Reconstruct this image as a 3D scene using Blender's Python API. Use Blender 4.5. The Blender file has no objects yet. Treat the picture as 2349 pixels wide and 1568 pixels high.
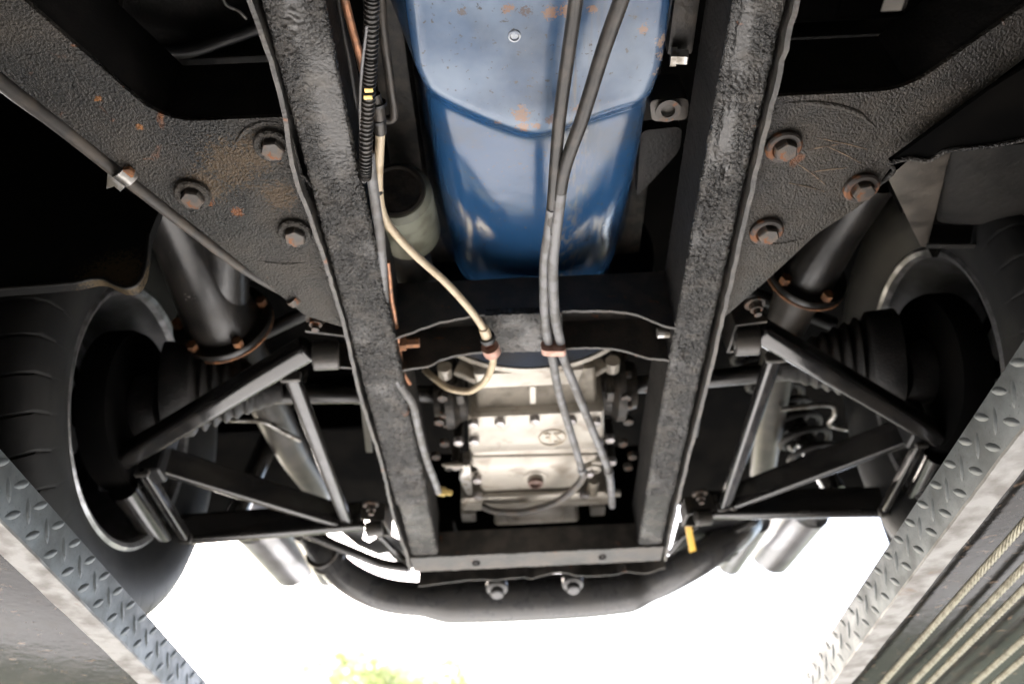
import bpy, bmesh, math, random
from mathutils import Vector, Matrix, noise
random.seed(7)
C = bpy.context.scene
COL = C.collection
R_ = math.radians

# ------------------------------------------------------------------ camera
F_PX = 830.0 / 1024 * 2349          # focal length in the pixels I measured the photograph in (2349 wide)
VPX, VPY = 1250 - 1174.5, 2440 - 784
PITCH = math.atan2(math.hypot(VPX, VPY), F_PX)
ROLL = math.atan2(VPX, VPY)
FW = Vector((0, math.cos(PITCH), math.sin(PITCH)))
U0 = Vector((0, -math.sin(PITCH), math.cos(PITCH)))
RT = Vector((1, 0, 0)) * math.cos(ROLL) - U0 * math.sin(ROLL)
UP = Vector((1, 0, 0)) * math.sin(ROLL) + U0 * math.cos(ROLL)
GROUND = -1.05                      # the eye is 1.05 m above the concrete
cam_d = bpy.data.cameras.new('camera'); cam = bpy.data.objects.new('camera', cam_d); COL.objects.link(cam)
cam.matrix_world = Matrix(((RT.x, UP.x, -FW.x, 0), (RT.y, UP.y, -FW.y, 0), (RT.z, UP.z, -FW.z, 0), (0, 0, 0, 1)))
cam_d.sensor_width = 36; cam_d.lens = 830.0 / 1024 * 36
cam_d.clip_start = 0.02; cam_d.clip_end = 3000
cam_d.dof.use_dof = True; cam_d.dof.focus_distance = 0.80; cam_d.dof.aperture_fstop = 4.0; cam_d.dof.aperture_blades = 7
C.camera = cam

def P(x, y, X=None, Y=None, Z=None):
    """where the sight line through a measured pixel meets a plane of the car (metres)"""
    d = FW + RT * ((x - 1174.5) / F_PX) - UP * ((y - 784) / F_PX)
    if Z is not None: return d * (Z / d.z)
    if Y is not None: return d * (Y / d.y)
    return d * (X / d.x)

# ------------------------------------------------------------------ light
SUN_EL, SUN_ROT = R_(46), R_(-28)
w = bpy.data.worlds.new('World'); C.world = w; w.use_nodes = True
nt = w.node_tree; bg = nt.nodes['Background']
sky = nt.nodes.new('ShaderNodeTexSky'); sky.sky_type = 'NISHITA'; sky.sun_disc = False
sky.sun_elevation = SUN_EL; sky.sun_rotation = SUN_ROT; sky.dust_density = 5.0; sky.air_density = 1.0; sky.ozone_density = 0.6
nt.links.new(sky.outputs[0], bg.inputs[0]); bg.inputs[1].default_value = 0.15
sd = bpy.data.lights.new('sun', 'SUN'); sd.energy = 3.0; sd.angle = R_(0.5); sd.color = (1, 0.97, 0.94)
sun = bpy.data.objects.new('sun', sd); COL.objects.link(sun)
sdir = Vector((math.sin(SUN_ROT) * math.cos(SUN_EL), math.cos(SUN_ROT) * math.cos(SUN_EL), math.sin(SUN_EL)))
sun.rotation_euler = sdir.to_track_quat('Z', 'Y').to_euler()
C.view_settings.view_transform = 'Standard'; C.view_settings.look = 'None'
C.view_settings.exposure = 3.25; C.view_settings.gamma = 1

# ------------------------------------------------------------------ materials
def mat(name, col, rough=0.5, metal=0.0, col2=None, scale=20.0, lo=0.45, hi=0.6, rough2=None, bump=None, rust=None, spots=(),
        streak=None, spec=0.5, coat=0.0, grain=None, streak_at=None, low_tint=None, calm=None):
    """principled material with noise-mixed second colour, bump layers [(scale, distance, detail)], rust (colour, scale, lo, hi),
    stains spots [(centre, radius, colour)] that break up with noise, streak (colour, scale, lo, hi) drawn out along Y"""
    m = bpy.data.materials.new(name); m.use_nodes = True
    t = m.node_tree; N = t.nodes; L = t.links
    b = N['Principled BSDF']
    tc = N.new('ShaderNodeTexCoord'); co = tc.outputs['Object']
    def nz(sc, det=4.0, vec=None, dist=0.0):
        n = N.new('ShaderNodeTexNoise'); n.inputs['Scale'].default_value = sc; n.inputs['Detail'].default_value = det
        n.inputs['Distortion'].default_value = dist
        L.new(vec or co, n.inputs['Vector']); return n.outputs['Fac']
    def mr(v, a, bb, c=0.0, d=1.0):
        n = N.new('ShaderNodeMapRange'); n.inputs[1].default_value = a; n.inputs[2].default_value = bb
        n.inputs[3].default_value = c; n.inputs[4].default_value = d; L.new(v, n.inputs[0]); return n.outputs[0]
    def mix(f, a, c):
        n = N.new('ShaderNodeMix'); n.data_type = 'RGBA'; L.new(f, n.inputs['Factor'])
        if isinstance(a, tuple): n.inputs['A'].default_value = a + (1,)
        else: L.new(a, n.inputs['A'])
        n.inputs['B'].default_value = c + (1,)
        return n.outputs['Result']
    def mul(a, c):
        n = N.new('ShaderNodeMath'); n.operation = 'MULTIPLY'; L.new(a, n.inputs[0])
        if isinstance(c, (int, float)): n.inputs[1].default_value = c
        else: L.new(c, n.inputs[1])
        return n.outputs[0]
    cur = tuple(col); rgh = None
    b.inputs['Base Color'].default_value = cur + (1,)
    if col2:
        f = mr(nz(scale, 6), lo, hi); cur = mix(f, cur, tuple(col2))
        rgh = mr(nz(scale, 6), lo, hi, rough, rough if rough2 is None else rough2)
    if low_tint:                                                            # paler second colour on the lowest faces, broken up by noise
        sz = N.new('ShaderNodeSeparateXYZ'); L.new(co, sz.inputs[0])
        cur = mix(mul(mr(sz.outputs[2], low_tint[2], low_tint[1]), mr(nz(11, 5), 0.30, 0.62)), cur, tuple(low_tint[0]))
    if streak:
        mp = N.new('ShaderNodeMapping'); mp.inputs['Scale'].default_value = (1, 0.08, 1); L.new(co, mp.inputs['Vector'])
        f = mr(nz(streak[1], 5, mp.outputs[0]), streak[2], streak[3])
        if streak_at:
            sx = N.new('ShaderNodeSeparateXYZ'); L.new(co, sx.inputs[0])
            s = N.new('ShaderNodeMath'); s.operation = 'SUBTRACT'; L.new(sx.outputs[0], s.inputs[0]); s.inputs[1].default_value = streak_at[0]
            a = N.new('ShaderNodeMath'); a.operation = 'ABSOLUTE'; L.new(s.outputs[0], a.inputs[0])
            f = mul(f, mr(a.outputs[0], streak_at[1], 0.0))
        cur = mix(f, cur, tuple(streak[0]))
    if grain:
        cur = mix(mr(nz(grain[1], 2), grain[2], grain[3]), cur, tuple(grain[0]))
    if rust:
        f = mul(mr(nz(rust[1], 8, dist=0.6), rust[2], rust[3]), 0.9); cur = mix(f, cur, tuple(rust[0]))
    for ctr, rad, c in spots:
        d = N.new('ShaderNodeVectorMath'); d.operation = 'DISTANCE'; L.new(co, d.inputs[0]); d.inputs[1].default_value = ctr
        near = mr(d.outputs['Value'], rad, rad * 0.25)
        br = N.new('ShaderNodeMath'); br.operation = 'ADD'; L.new(mul(near, 0.42), br.inputs[0]); L.new(nz(330, 8, dist=0.8), br.inputs[1])
        f = mul(mr(br.outputs[0], 0.74, 0.84), 0.85); cur = mix(f, cur, tuple(c))
    if not isinstance(cur, tuple): L.new(cur, b.inputs['Base Color'])
    b.inputs['Roughness'].default_value = rough
    if rgh is not None and rough2 is not None: L.new(rgh, b.inputs['Roughness'])
    b.inputs['Metallic'].default_value = metal
    b.inputs['Specular IOR Level'].default_value = spec
    if coat: b.inputs['Coat Weight'].default_value = coat; b.inputs['Coat Roughness'].default_value = 0.08
    prev = None; msk = None
    if calm:                                                             # places where the coating lies smooth: slow noise and given spots
        msk = mr(nz(calm[0], 3), calm[1], calm[2], 0.12, 1.0)
        for ctr, rad in calm[3]:
            mp = N.new('ShaderNodeMapping'); mp.inputs['Location'].default_value = (-ctr[0] / rad[0], -ctr[1] / rad[1], 0); mp.inputs['Scale'].default_value = (1 / rad[0], 1 / rad[1], 0); L.new(co, mp.inputs['Vector'])
            ln = N.new('ShaderNodeVectorMath'); ln.operation = 'LENGTH'; L.new(mp.outputs[0], ln.inputs[0])
            ad = N.new('ShaderNodeMath'); ad.operation = 'ADD'; L.new(ln.outputs['Value'], ad.inputs[0]); L.new(mul(nz(70, 3), 0.6), ad.inputs[1])
            msk = mul(msk, mr(ad.outputs[0], 0.75, 1.65, 0.10, 1.0))
    for sc, dist, det in (bump or ()):
        bn = N.new('ShaderNodeBump'); bn.inputs['Strength'].default_value = 1.0; bn.inputs['Distance'].default_value = dist
        L.new(mul(nz(sc, det), msk) if msk else nz(sc, det), bn.inputs['Height'])
        if prev: L.new(prev, bn.inputs['Normal'])
        prev = bn.outputs['Normal']
    if prev: L.new(prev, b.inputs['Normal'])
    return m

RUST = (0.22, 0.075, 0.022); DUST = (0.16, 0.135, 0.11)
M = {}
CALM = [((-0.166, 0.455), (0.020, 0.085)), ((-0.178, 0.36), (0.012, 0.03)), ((0.224, 0.40), (0.012, 0.055)), ((0.226, 0.505), (0.010, 0.04)), ((0.236, 0.55), (0.006, 0.02))]
GLS = lambda x, y: tuple(P(x, y, Z=0.716))
OCHRE = (0.085, 0.055, 0.028)
GLSPOTS = [(GLS(530, 380), 0.055, OCHRE), (GLS(470, 430), 0.04, OCHRE), (GLS(585, 350), 0.04, OCHRE), (GLS(640, 450), 0.035, OCHRE), (GLS(545, 487), 0.012, RUST), (GLS(476, 462), 0.012, RUST), (GLS(320, 292), 0.006, (0.3, 0.12, 0.03)), (GLS(226, 228), 0.006, (0.3, 0.12, 0.03))]
M['undercoat'] = mat('black_undercoat', (0.034, 0.0325, 0.031), 0.22, col2=(0.080, 0.073, 0.065), scale=34, lo=0.48, hi=0.66, rough2=0.40,
                     bump=[(300, 0.0060, 3), (900, 0.0008, 2)], rust=(RUST, 25, 0.70, 0.76), calm=(13, 0.30, 0.50, CALM))
M['gusset'] = mat('dusty_undercoat', (0.021, 0.020, 0.019), 0.27, col2=(0.054, 0.047, 0.039), scale=16, lo=0.42, hi=0.66, rough2=0.6,
                  bump=[(380, 0.0040, 4), (60, 0.0020, 3)], rust=(RUST, 38, 0.66, 0.76), spots=GLSPOTS)
M['gusset_brown'] = mat('brown_dusty_undercoat', (0.024, 0.0215, 0.019), 0.30, col2=(0.056, 0.047, 0.037), scale=16, lo=0.4, hi=0.66, rough2=0.62,
                        bump=[(380, 0.0032, 4), (45, 0.0024, 3)], rust=(RUST, 30, 0.68, 0.8))
M['black'] = mat('satin_black', (0.014, 0.014, 0.015), 0.45, bump=[(200, 0.0003, 3)])
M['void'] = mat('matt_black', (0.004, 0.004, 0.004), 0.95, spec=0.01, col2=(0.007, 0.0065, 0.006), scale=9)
M['satin'] = mat('satin_grey_black', (0.055, 0.052, 0.048), 0.38, col2=(0.08, 0.073, 0.065), scale=50, bump=[(300, 0.0003, 3)])
M['plate'] = mat('grey_crusted_plate', (0.06, 0.057, 0.054), 0.38, col2=(0.10, 0.09, 0.08), scale=45, bump=[(300, 0.0010, 4)], rust=(RUST, 35, 0.66, 0.72))
M['pipework'] = mat('dull_brown_black_pipe', (0.030, 0.026, 0.022), 0.46, spec=0.4, col2=(0.05, 0.042, 0.034), scale=25)
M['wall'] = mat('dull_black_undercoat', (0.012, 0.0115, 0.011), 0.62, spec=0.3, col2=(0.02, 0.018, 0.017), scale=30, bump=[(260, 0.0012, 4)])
M['gloss'] = mat('gloss_black_paint', (0.015, 0.0145, 0.0145), 0.15, spec=0.7, col2=(0.022, 0.02, 0.018), scale=28, rough2=0.24, bump=[(90, 0.00010, 2)])
M['exhaust'] = mat('heat_black_paint', (0.014, 0.013, 0.0122), 0.30, col2=(0.035, 0.03, 0.025), scale=30, lo=0.45, hi=0.75, rough2=0.5, bump=[(150, 0.0003, 3)], rust=(RUST, 45, 0.7, 0.76), spots=[(tuple(P(443, 668, Z=.862)), 0.020, (0.55, 0.52, 0.48)), (tuple(P(456, 690, Z=.865)), 0.012, (0.5, 0.47, 0.43)), (tuple(P(418, 628, Z=.86)), 0.012, (0.25, 0.10, 0.05))])
M['hoop'] = mat('silencer_black', (0.055, 0.055, 0.057), 0.27, col2=(0.065, 0.063, 0.061), scale=25, rough2=0.32)
M['rust'] = mat('rusty_steel', (0.15, 0.07, 0.035), 0.75, col2=(0.30, 0.13, 0.05), scale=120, lo=0.45, hi=0.6, bump=[(500, 0.0005, 4)])
M['washrust'] = mat('half_rusted_washer', (0.045, 0.038, 0.034), 0.55, col2=(0.19, 0.075, 0.03), scale=60, lo=0.50, hi=0.60, rough2=0.75, bump=[(500, 0.0004, 4)])
M['bolt'] = mat('dull_bolt_steel', (0.075, 0.068, 0.062), 0.5, metal=0.3, col2=(0.13, 0.10, 0.08), scale=90, rough2=0.65, bump=[(600, 0.0003, 4)], rust=(RUST, 110, 0.58, 0.68))
M['zinc'] = mat('zinc_plated', (0.45, 0.44, 0.42), 0.35, metal=0.8, col2=(0.22, 0.2, 0.17), scale=70, rough2=0.5)
M['rubber'] = mat('tyre_rubber', (0.012, 0.0123, 0.0127), 0.6, spec=0.3, col2=(0.018, 0.018, 0.0175), scale=22, bump=[(300, 0.0002, 3)])
M['rim'] = mat('dark_alloy', (0.16, 0.16, 0.165), 0.38, metal=0.4, col2=(0.12, 0.12, 0.12), scale=25, rough2=0.5)
M['riml'] = mat('rim_edge_alloy', (0.34, 0.34, 0.35), 0.3, metal=0.8, col2=(0.2, 0.2, 0.2), scale=40, rough2=0.45)
M['bell'] = mat('cast_alloy', (0.43, 0.40, 0.35), 0.38, metal=0.3, col2=(0.31, 0.28, 0.235), scale=16, lo=0.45, hi=0.72, rough2=0.55,
                bump=[(240, 0.0003, 4)], rust=((0.15, 0.115, 0.08), 24, 0.54, 0.76))
M['neck'] = mat('oily_cast_alloy', (0.24, 0.215, 0.175), 0.5, metal=0.2, col2=(0.09, 0.075, 0.055), scale=30, lo=0.4, hi=0.65, bump=[(200, 0.0006, 4)])
M['darkcast'] = mat('dirty_dark_cast', (0.025, 0.022, 0.019), 0.55, col2=(0.06, 0.05, 0.04), scale=50, bump=[(150, 0.0012, 4)])
M['blockblue'] = mat('dark_blue_engine_paint', (0.003, 0.008, 0.020), 0.65, spec=0.2, col2=(0.006, 0.007, 0.010), scale=20, bump=[(90, 0.0006, 3)])
M['hosegrey'] = mat('grey_hose', (0.17, 0.17, 0.175), 0.45, col2=(0.11, 0.105, 0.10), scale=45, rough2=0.55)
M['hoseblack'] = mat('black_rubber_hose', (0.028, 0.026, 0.024), 0.42, col2=(0.055, 0.048, 0.041), scale=45, bump=[(900, 0.0002, 2)])
M['cream'] = mat('cream_nylon_hose', (0.55, 0.45, 0.31), 0.38, col2=(0.38, 0.29, 0.18), scale=40, lo=0.5, hi=0.7)
M['copper'] = mat('copper_pipe', (0.42, 0.20, 0.11), 0.4, metal=0.5, col2=(0.20, 0.11, 0.07), scale=60)
M['clamp'] = mat('pink_copper_clip', (0.55, 0.33, 0.26), 0.45, metal=0.2, col2=(0.38, 0.2, 0.15), scale=70)
M['brass'] = mat('brass', (0.55, 0.40, 0.14), 0.35, metal=0.8)
M['filterlight'] = mat('pale_green_filter_can', (0.17, 0.175, 0.135), 0.45, col2=(0.10, 0.097, 0.07), scale=30)
M['silver'] = mat('polished_silencer', (0.30, 0.30, 0.31), 0.3, metal=0.6, col2=(0.22, 0.22, 0.22), scale=15)
M['yellow'] = mat('yellow_strap', (0.62, 0.36, 0.03), 0.5)
M['bracket'] = mat('scuffed_sheet', (0.04, 0.035, 0.03), 0.4, metal=0.2, col2=(0.09, 0.077, 0.064), scale=24, lo=0.42, hi=0.66, rough2=0.6, bump=[(90, 0.0006, 4)])
M['panel'] = mat('dark_grp_panel', (0.016, 0.0155, 0.015), 0.5, col2=(0.028, 0.026, 0.024), scale=14, bump=[(70, 0.001, 3)])
M['liner'] = mat('grp_liner', (0.011, 0.011, 0.011), 0.7, spec=0.3, bump=[(130, 0.0006, 4)],
                 spots=[((-0.455, 0.66, 0.70), 0.075, (0.10, 0.072, 0.038))])  # tan patch paints the light caught by the rounded corner
M['pipe'] = mat('grey_painted_pipe', (0.06, 0.056, 0.052), 0.45, col2=(0.10, 0.085, 0.07), scale=40, rough2=0.6, bump=[(300, 0.0003, 3)])
M['tread'] = mat('galvanised_chequer', (0.105, 0.117, 0.122), 0.48, metal=0.2, col2=(0.062, 0.068, 0.07), scale=26, lo=0.4, hi=0.65, rough2=0.6,
                 bump=[(90, 0.0006, 3)], grain=((0.06, 0.065, 0.065), 260, 0.62, 0.72))
M['lip'] = mat('worn_zinc_lip', (0.20, 0.195, 0.185), 0.5, metal=0.2, col2=(0.125, 0.115, 0.105), scale=35, lo=0.42, hi=0.62, rough2=0.65, bump=[(200, 0.0004, 4)], rust=((0.14, 0.10, 0.075), 26, 0.68, 0.78))
M['deck'] = mat('grey_painted_steel', (0.013, 0.0125, 0.012), 0.13, spec=0.07, col2=(0.02, 0.017, 0.014), scale=30, lo=0.5, hi=0.7, rough2=0.17, rust=((0.12, 0.085, 0.06), 75, 0.62, 0.70), bump=[(14, 0.0006, 2), (90, 0.0003, 3)])
M['cable'] = mat('greased_steel_rope', (0.26, 0.245, 0.18), 0.4, metal=0.4, col2=(0.15, 0.135, 0.09), scale=120)
M['tarmac'] = mat('dark_tarmac', (0.045, 0.045, 0.045), 0.85, col2=(0.06, 0.058, 0.055), scale=3, bump=[(120, 0.004, 4)])
M['ground'] = mat('pale_concrete', (0.45, 0.45, 0.445), 0.8, col2=(0.37, 0.37, 0.365), scale=1.6, lo=0.35, hi=0.65, bump=[(40, 0.004, 5)])
M['shed'] = mat('dark_timber_boards', (0.06, 0.052, 0.045), 0.8, col2=(0.09, 0.078, 0.065), scale=4)
M['grass'] = mat('lawn', (0.022, 0.032, 0.015), 0.9, col2=(0.03, 0.04, 0.018), scale=2.0, bump=[(25, 0.03, 5)])
M['bark'] = mat('bark', (0.10, 0.075, 0.05), 0.9, col2=(0.05, 0.04, 0.03), scale=9, bump=[(20, 0.03, 5)])
M['leaf'] = mat('spring_leaves', (0.17, 0.195, 0.08), 0.6, col2=(0.14, 0.165, 0.065), scale=1.1)

def leaf_mat():
    m = M['leaf']; t = m.node_tree; b = t.nodes['Principled BSDF']; tr = t.nodes.new('ShaderNodeBsdfTranslucent'); mx = t.nodes.new('ShaderNodeMixShader')
    tr.inputs[0].default_value = (0.55, 0.60, 0.30, 1); mx.inputs[0].default_value = 0.5
    t.links.new(b.outputs[0], mx.inputs[1]); t.links.new(tr.outputs[0], mx.inputs[2]); t.links.new(mx.outputs[0], t.nodes['Material Output'].inputs[0])
leaf_mat()
# ------------------------------------------------------------------ builders
LABELS = {}
def finish(o, parent, label=None):
    if parent: o.parent = parent
    if label: o['label'] = label
    return o
BASE = {}                              # world place of each thing's Empty: children keep plain world-minus-base coordinates
def base_of(o):
    while o.parent: o = o.parent
    return Vector(BASE.get(o.name, (0, 0, 0)))
def thing(name, label, cat, loc, group=None):
    o = bpy.data.objects.new(name, None); COL.objects.link(o); o.location = loc; BASE[o.name] = loc
    o['label'] = label; o['category'] = cat
    if group: o['group'] = group
    return o
def link(me, name, m, parent=None, label=None, loc=None):
    o = bpy.data.objects.new(name, me); COL.objects.link(o)
    if m and not me.materials: me.materials.append(m)
    if parent: o.parent = parent
    if loc is not None: o.location = Vector(loc) - (base_of(parent) if parent else Vector())
    elif parent: o.location = -base_of(parent) if not parent.parent else Vector()
    if label: o['label'] = label
    return o
# parts directly under a thing sit at -base so that their mesh stays in world metres; sub-parts then sit at 0
def link_sub(me, name, m, parent, loc, rot=None, label=None):
    """a mesh with its own origin placed at a world point under a part or a thing"""
    o = bpy.data.objects.new(name, me); COL.objects.link(o)
    if m and not me.materials: me.materials.append(m)
    o.parent = parent
    off = Vector(loc)
    if parent.type == 'EMPTY': off = off - base_of(parent)
    o.location = off
    if rot is not None: o.rotation_mode = 'QUATERNION'; o.rotation_quaternion = rot
    if label: o['label'] = label
    return o
def mesh(bm, name, angle=35, smooth=True):
    me = bpy.data.meshes.new(name)
    if smooth:
        a = R_(angle)
        for f in bm.faces: f.smooth = True
        for e in bm.edges:
            if len(e.link_faces) == 2 and e.calc_face_angle(0) > a: e.smooth = False
    bm.to_mesh(me); bm.free(); return me
def rotz(v): return Vector(v)
def frame(d, hint=None):
    d = Vector(d).normalized(); h = Vector(hint) if hint else Vector((0, 0, 1))
    if abs(d.dot(h)) > 0.97: h = Vector((1, 0, 0))
    a = d.cross(h).normalized(); b = a.cross(d).normalized(); return d, a, b      # along, side, up
def spline(pts, n=8):
    pts = [Vector(p) for p in pts]
    if len(pts) < 3: return [pts[0].lerp(pts[-1], i / n) for i in range(n + 1)]
    q = [pts[0] * 2 - pts[1]] + pts + [pts[-1] * 2 - pts[-2]]; out = []
    for i in range(1, len(q) - 2):
        p0, p1, p2, p3 = q[i - 1:i + 3]
        for k in range(n):
            t = k / n
            out.append(0.5 * ((2 * p1) + (p2 - p0) * t + (2 * p0 - 5 * p1 + 4 * p2 - p3) * t * t + (3 * p1 - p0 - 3 * p2 + p3) * t ** 3))
    out.append(pts[-1]); return out
def lerp_list(v, n):
    out = []
    for i in range(n):
        t = i / (n - 1) * (len(v) - 1); k = min(int(t), len(v) - 2) if len(v) > 1 else 0
        out.append(v[0] if len(v) == 1 else v[k] + (v[k + 1] - v[k]) * (t - k))
    return out
def bm_tube(bm, path, radii, seg=14, cap=True):
    n = len(path); rs = radii if callable(radii) else None
    rl = None if rs else lerp_list(radii if isinstance(radii, (list, tuple)) else [radii], n)
    d = (path[1] - path[0]).normalized(); _, a, b = frame(d); rings = []
    for i, p in enumerate(path):
        t = (path[min(i + 1, n - 1)] - path[max(i - 1, 0)]).normalized()
        q = d.rotation_difference(t); a = q @ a; b = q @ b; d = t
        r = rs(i / (n - 1)) if rs else rl[i]
        rings.append([bm.verts.new(p + (a * math.cos(2 * math.pi * k / seg) + b * math.sin(2 * math.pi * k / seg)) * r) for k in range(seg)])
    for i in range(n - 1):
        for k in range(seg):
            k2 = (k + 1) % seg
            bm.faces.new((rings[i][k], rings[i + 1][k], rings[i + 1][k2], rings[i][k2]))
    if cap: bm.faces.new(rings[0]); bm.faces.new(rings[-1][::-1])
    return rings
def tube(name, pts, r, m, parent, label=None, n=8, seg=14, smooth_path=True):
    bm = bmesh.new(); bm_tube(bm, spline(pts, n) if smooth_path else [Vector(p) for p in pts], r, seg)
    bmesh.ops.recalc_face_normals(bm, faces=bm.faces[:])
    return link(mesh(bm, name, 50), name, m, parent, label)
def bm_lathe(bm, c, axis, prof, seg=32, hint=None):
    c = Vector(c); d, a, b = frame(axis, hint); rings = []
    for t, r in prof:
        if r <= 1e-6: rings.append([bm.verts.new(c + d * t)])
        else: rings.append([bm.verts.new(c + d * t + (a * math.cos(2 * math.pi * k / seg) + b * math.sin(2 * math.pi * k / seg)) * r) for k in range(seg)])
    for i in range(len(rings) - 1):
        A, B = rings[i], rings[i + 1]
        for k in range(seg):
            k2 = (k + 1) % seg
            if len(A) == 1 and len(B) == 1: continue
            if len(A) == 1: bm.faces.new((A[0], B[k2], B[k]))
            elif len(B) == 1: bm.faces.new((A[k], A[k2], B[0]))
            else: bm.faces.new((A[k], A[k2], B[k2], B[k]))
    return rings
def lathe(name, c, axis, prof, m, parent, label=None, seg=32, angle=35):
    bm = bmesh.new(); bm_lathe(bm, c, axis, prof, seg); bmesh.ops.recalc_face_normals(bm, faces=bm.faces[:])
    return link(mesh(bm, name, angle), name, m, parent, label)
def bm_hexa(bm, p8):
    v = [bm.verts.new(p) for p in p8]
    for f in ((0, 3, 2, 1), (4, 5, 6, 7), (0, 1, 5, 4), (1, 2, 6, 5), (2, 3, 7, 6), (3, 0, 4, 7)): bm.faces.new([v[i] for i in f])
    return v
def bevel(bm, wd, seg=2):
    bmesh.ops.recalc_face_normals(bm, faces=bm.faces[:])
    if wd: bmesh.ops.bevel(bm, geom=bm.edges[:], offset=wd, segments=seg, affect='EDGES', profile=0.6, clamp_overlap=True)
def beam_bm(bm, p0, p1, wd, h, up=(0, 0, 1), top=False):
    """bar of section wd x h; its underside runs p0 -> p1"""
    p0, p1 = Vector(p0), Vector(p1); d, s, u = frame(p1 - p0, up)
    q = [p0 - s * wd / 2, p0 + s * wd / 2, p1 + s * wd / 2, p1 - s * wd / 2]
    bm_hexa(bm, [*q, *[x + u * h for x in q]])
def beam(name, p0, p1, wd, h, m, parent, label=None, bev=0.003, up=(0, 0, 1), seg=3):
    bm = bmesh.new(); beam_bm(bm, p0, p1, wd, h, up); bevel(bm, bev, seg)
    return link(mesh(bm, name, 30), name, m, parent, label)
def box(name, lo, hi, m, parent, label=None, bev=0.002, seg=2):
    x0, y0, z0 = lo; x1, y1, z1 = hi; bm = bmesh.new()
    bm_hexa(bm, [(x0, y0, z0), (x1, y0, z0), (x1, y1, z0), (x0, y1, z0), (x0, y0, z1), (x1, y0, z1), (x1, y1, z1), (x0, y1, z1)])
    bevel(bm, bev, seg); return link(mesh(bm, name, 30), name, m, parent, label)
def bm_prism(bm, poly, off):
    off = Vector(off); a = [bm.verts.new(p) for p in poly]; b = [bm.verts.new(Vector(p) + off) for p in poly]; n = len(poly)
    bm.faces.new(a); bm.faces.new(b[::-1])
    for i in range(n): bm.faces.new((a[i], b[i], b[(i + 1) % n], a[(i + 1) % n]))
def prism(name, poly, off, m, parent, label=None, bev=0.0, seg=2):
    bm = bmesh.new(); bm_prism(bm, poly, off); bevel(bm, bev, seg)
    return link(mesh(bm, name, 30), name, m, parent, label)
def round_poly(pts, rads, n=5):
    out = []; k = len(pts)
    for i in range(k):
        p = Vector(pts[i]); r = rads[i]
        if not r: out.append(p); continue
        a = (Vector(pts[i - 1]) - p); b = (Vector(pts[(i + 1) % k]) - p); r = min(r, a.length * 0.45, b.length * 0.45)
        A = p + a.normalized() * r; B = p + b.normalized() * r
        for j in range(n + 1):
            t = j / n; out.append(A * (1 - t) ** 2 + p * 2 * t * (1 - t) + B * t * t)
    return out
def hex_mesh(name, r, h, chamfer=0.12):
    bm = bmesh.new(); rings = []
    for z, q in ((0, r), (h * (1 - chamfer * 1.6), r), (h, r * (1 - chamfer)), ):
        rings.append([bm.verts.new((q * math.cos(math.pi / 3 * k), q * math.sin(math.pi / 3 * k), -z)) for k in range(6)])
    for i in range(2):
        for k in range(6): bm.faces.new((rings[i][k], rings[i + 1][k], rings[i + 1][(k + 1) % 6], rings[i][(k + 1) % 6]))
    bm.faces.new(rings[-1]); bmesh.ops.recalc_face_normals(bm, faces=bm.faces[:])
    return mesh(bm, name, 25)
def ring_mesh(name, r0, r1, h, seg=28):
    bm = bmesh.new(); b = h * 0.3
    bm_lathe(bm, (0, 0, 0), (0, 0, -1), [(0, r0), (h - b, r0), (h, r0 + b), (h, r1 - b), (h - b, r1), (0, r1)], seg)
    bmesh.ops.recalc_face_normals(bm, faces=bm.faces[:]); return mesh(bm, name, 35)
def quat_to(d):                        # turns the meshes above (head pointing down -Z) so that the head points along d
    return Vector((0, 0, -1)).rotation_difference(Vector(d).normalized())
def ndisp(v, f, amp, seed=0):
    return (noise.noise(Vector(v) * f + Vector((seed, 3.1, 7.7)))) * amp

# ================================================================== the setting
def sheet(name, x0, x1, y0, y1, z, m):
    bm = bmesh.new(); bm.faces.new([bm.verts.new(p) for p in ((x0, y0, z), (x1, y0, z), (x1, y1, z), (x0, y1, z))])
    o = link(mesh(bm, name), name, m); o['kind'] = 'structure'; return o
sheet('lawn', -900, 900, -900, 900, GROUND - 0.05, M['grass'])
def slab_ground(name, x0, x1, y0, y1, m):
    bm = bmesh.new(); bm_hexa(bm, [(x0, y0, GROUND - .2), (x1, y0, GROUND - .2), (x1, y1, GROUND - .2), (x0, y1, GROUND - .2), (x0, y0, GROUND), (x1, y0, GROUND), (x1, y1, GROUND), (x0, y1, GROUND)])
    bmesh.ops.recalc_face_normals(bm, faces=bm.faces[:]); o = link(mesh(bm, name), name, m); o['kind'] = 'structure'
slab_ground('workshop_floor', -3.4, 3.4, -3.6, 1.0, M['tarmac'])
slab_ground('concrete_apron', -14, 14, 1.0, 4.7, M['ground'])
def shell(name, lo, hi):
    bm = bmesh.new(); x0, y0, z0 = lo; x1, y1, z1 = hi
    bm_hexa(bm, [(x0, y0, z0), (x1, y0, z0), (x1, y1, z0), (x0, y1, z0), (x0, y0, z1), (x1, y0, z1), (x1, y1, z1), (x0, y1, z1)])
    bmesh.ops.recalc_face_normals(bm, faces=bm.faces[:]); o = link(mesh(bm, name), name, M['shed']); o['kind'] = 'structure'
# the photograph is lit from one end only: the lift stands just inside a dark workshop, its open door beyond the car's tail
shell('workshop_wall', (-3.4, -3.8, GROUND), (3.4, -3.6, 2.6)); shell('workshop_wall', (-3.6, -3.8, GROUND), (-3.4, 2.0, 2.6)); shell('workshop_wall', (3.4, -3.8, GROUND), (3.6, 2.0, 2.6))
shell('workshop_roof', (-3.6, -3.8, 2.6), (3.6, 2.0, 2.8))

# ================================================================== the car
CX = 0.028
car = thing('car', 'black-framed car raised on a lift, seen from below, with blue sump and alloy gearbox', 'car', (CX, 1.02, 0.455))

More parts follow.
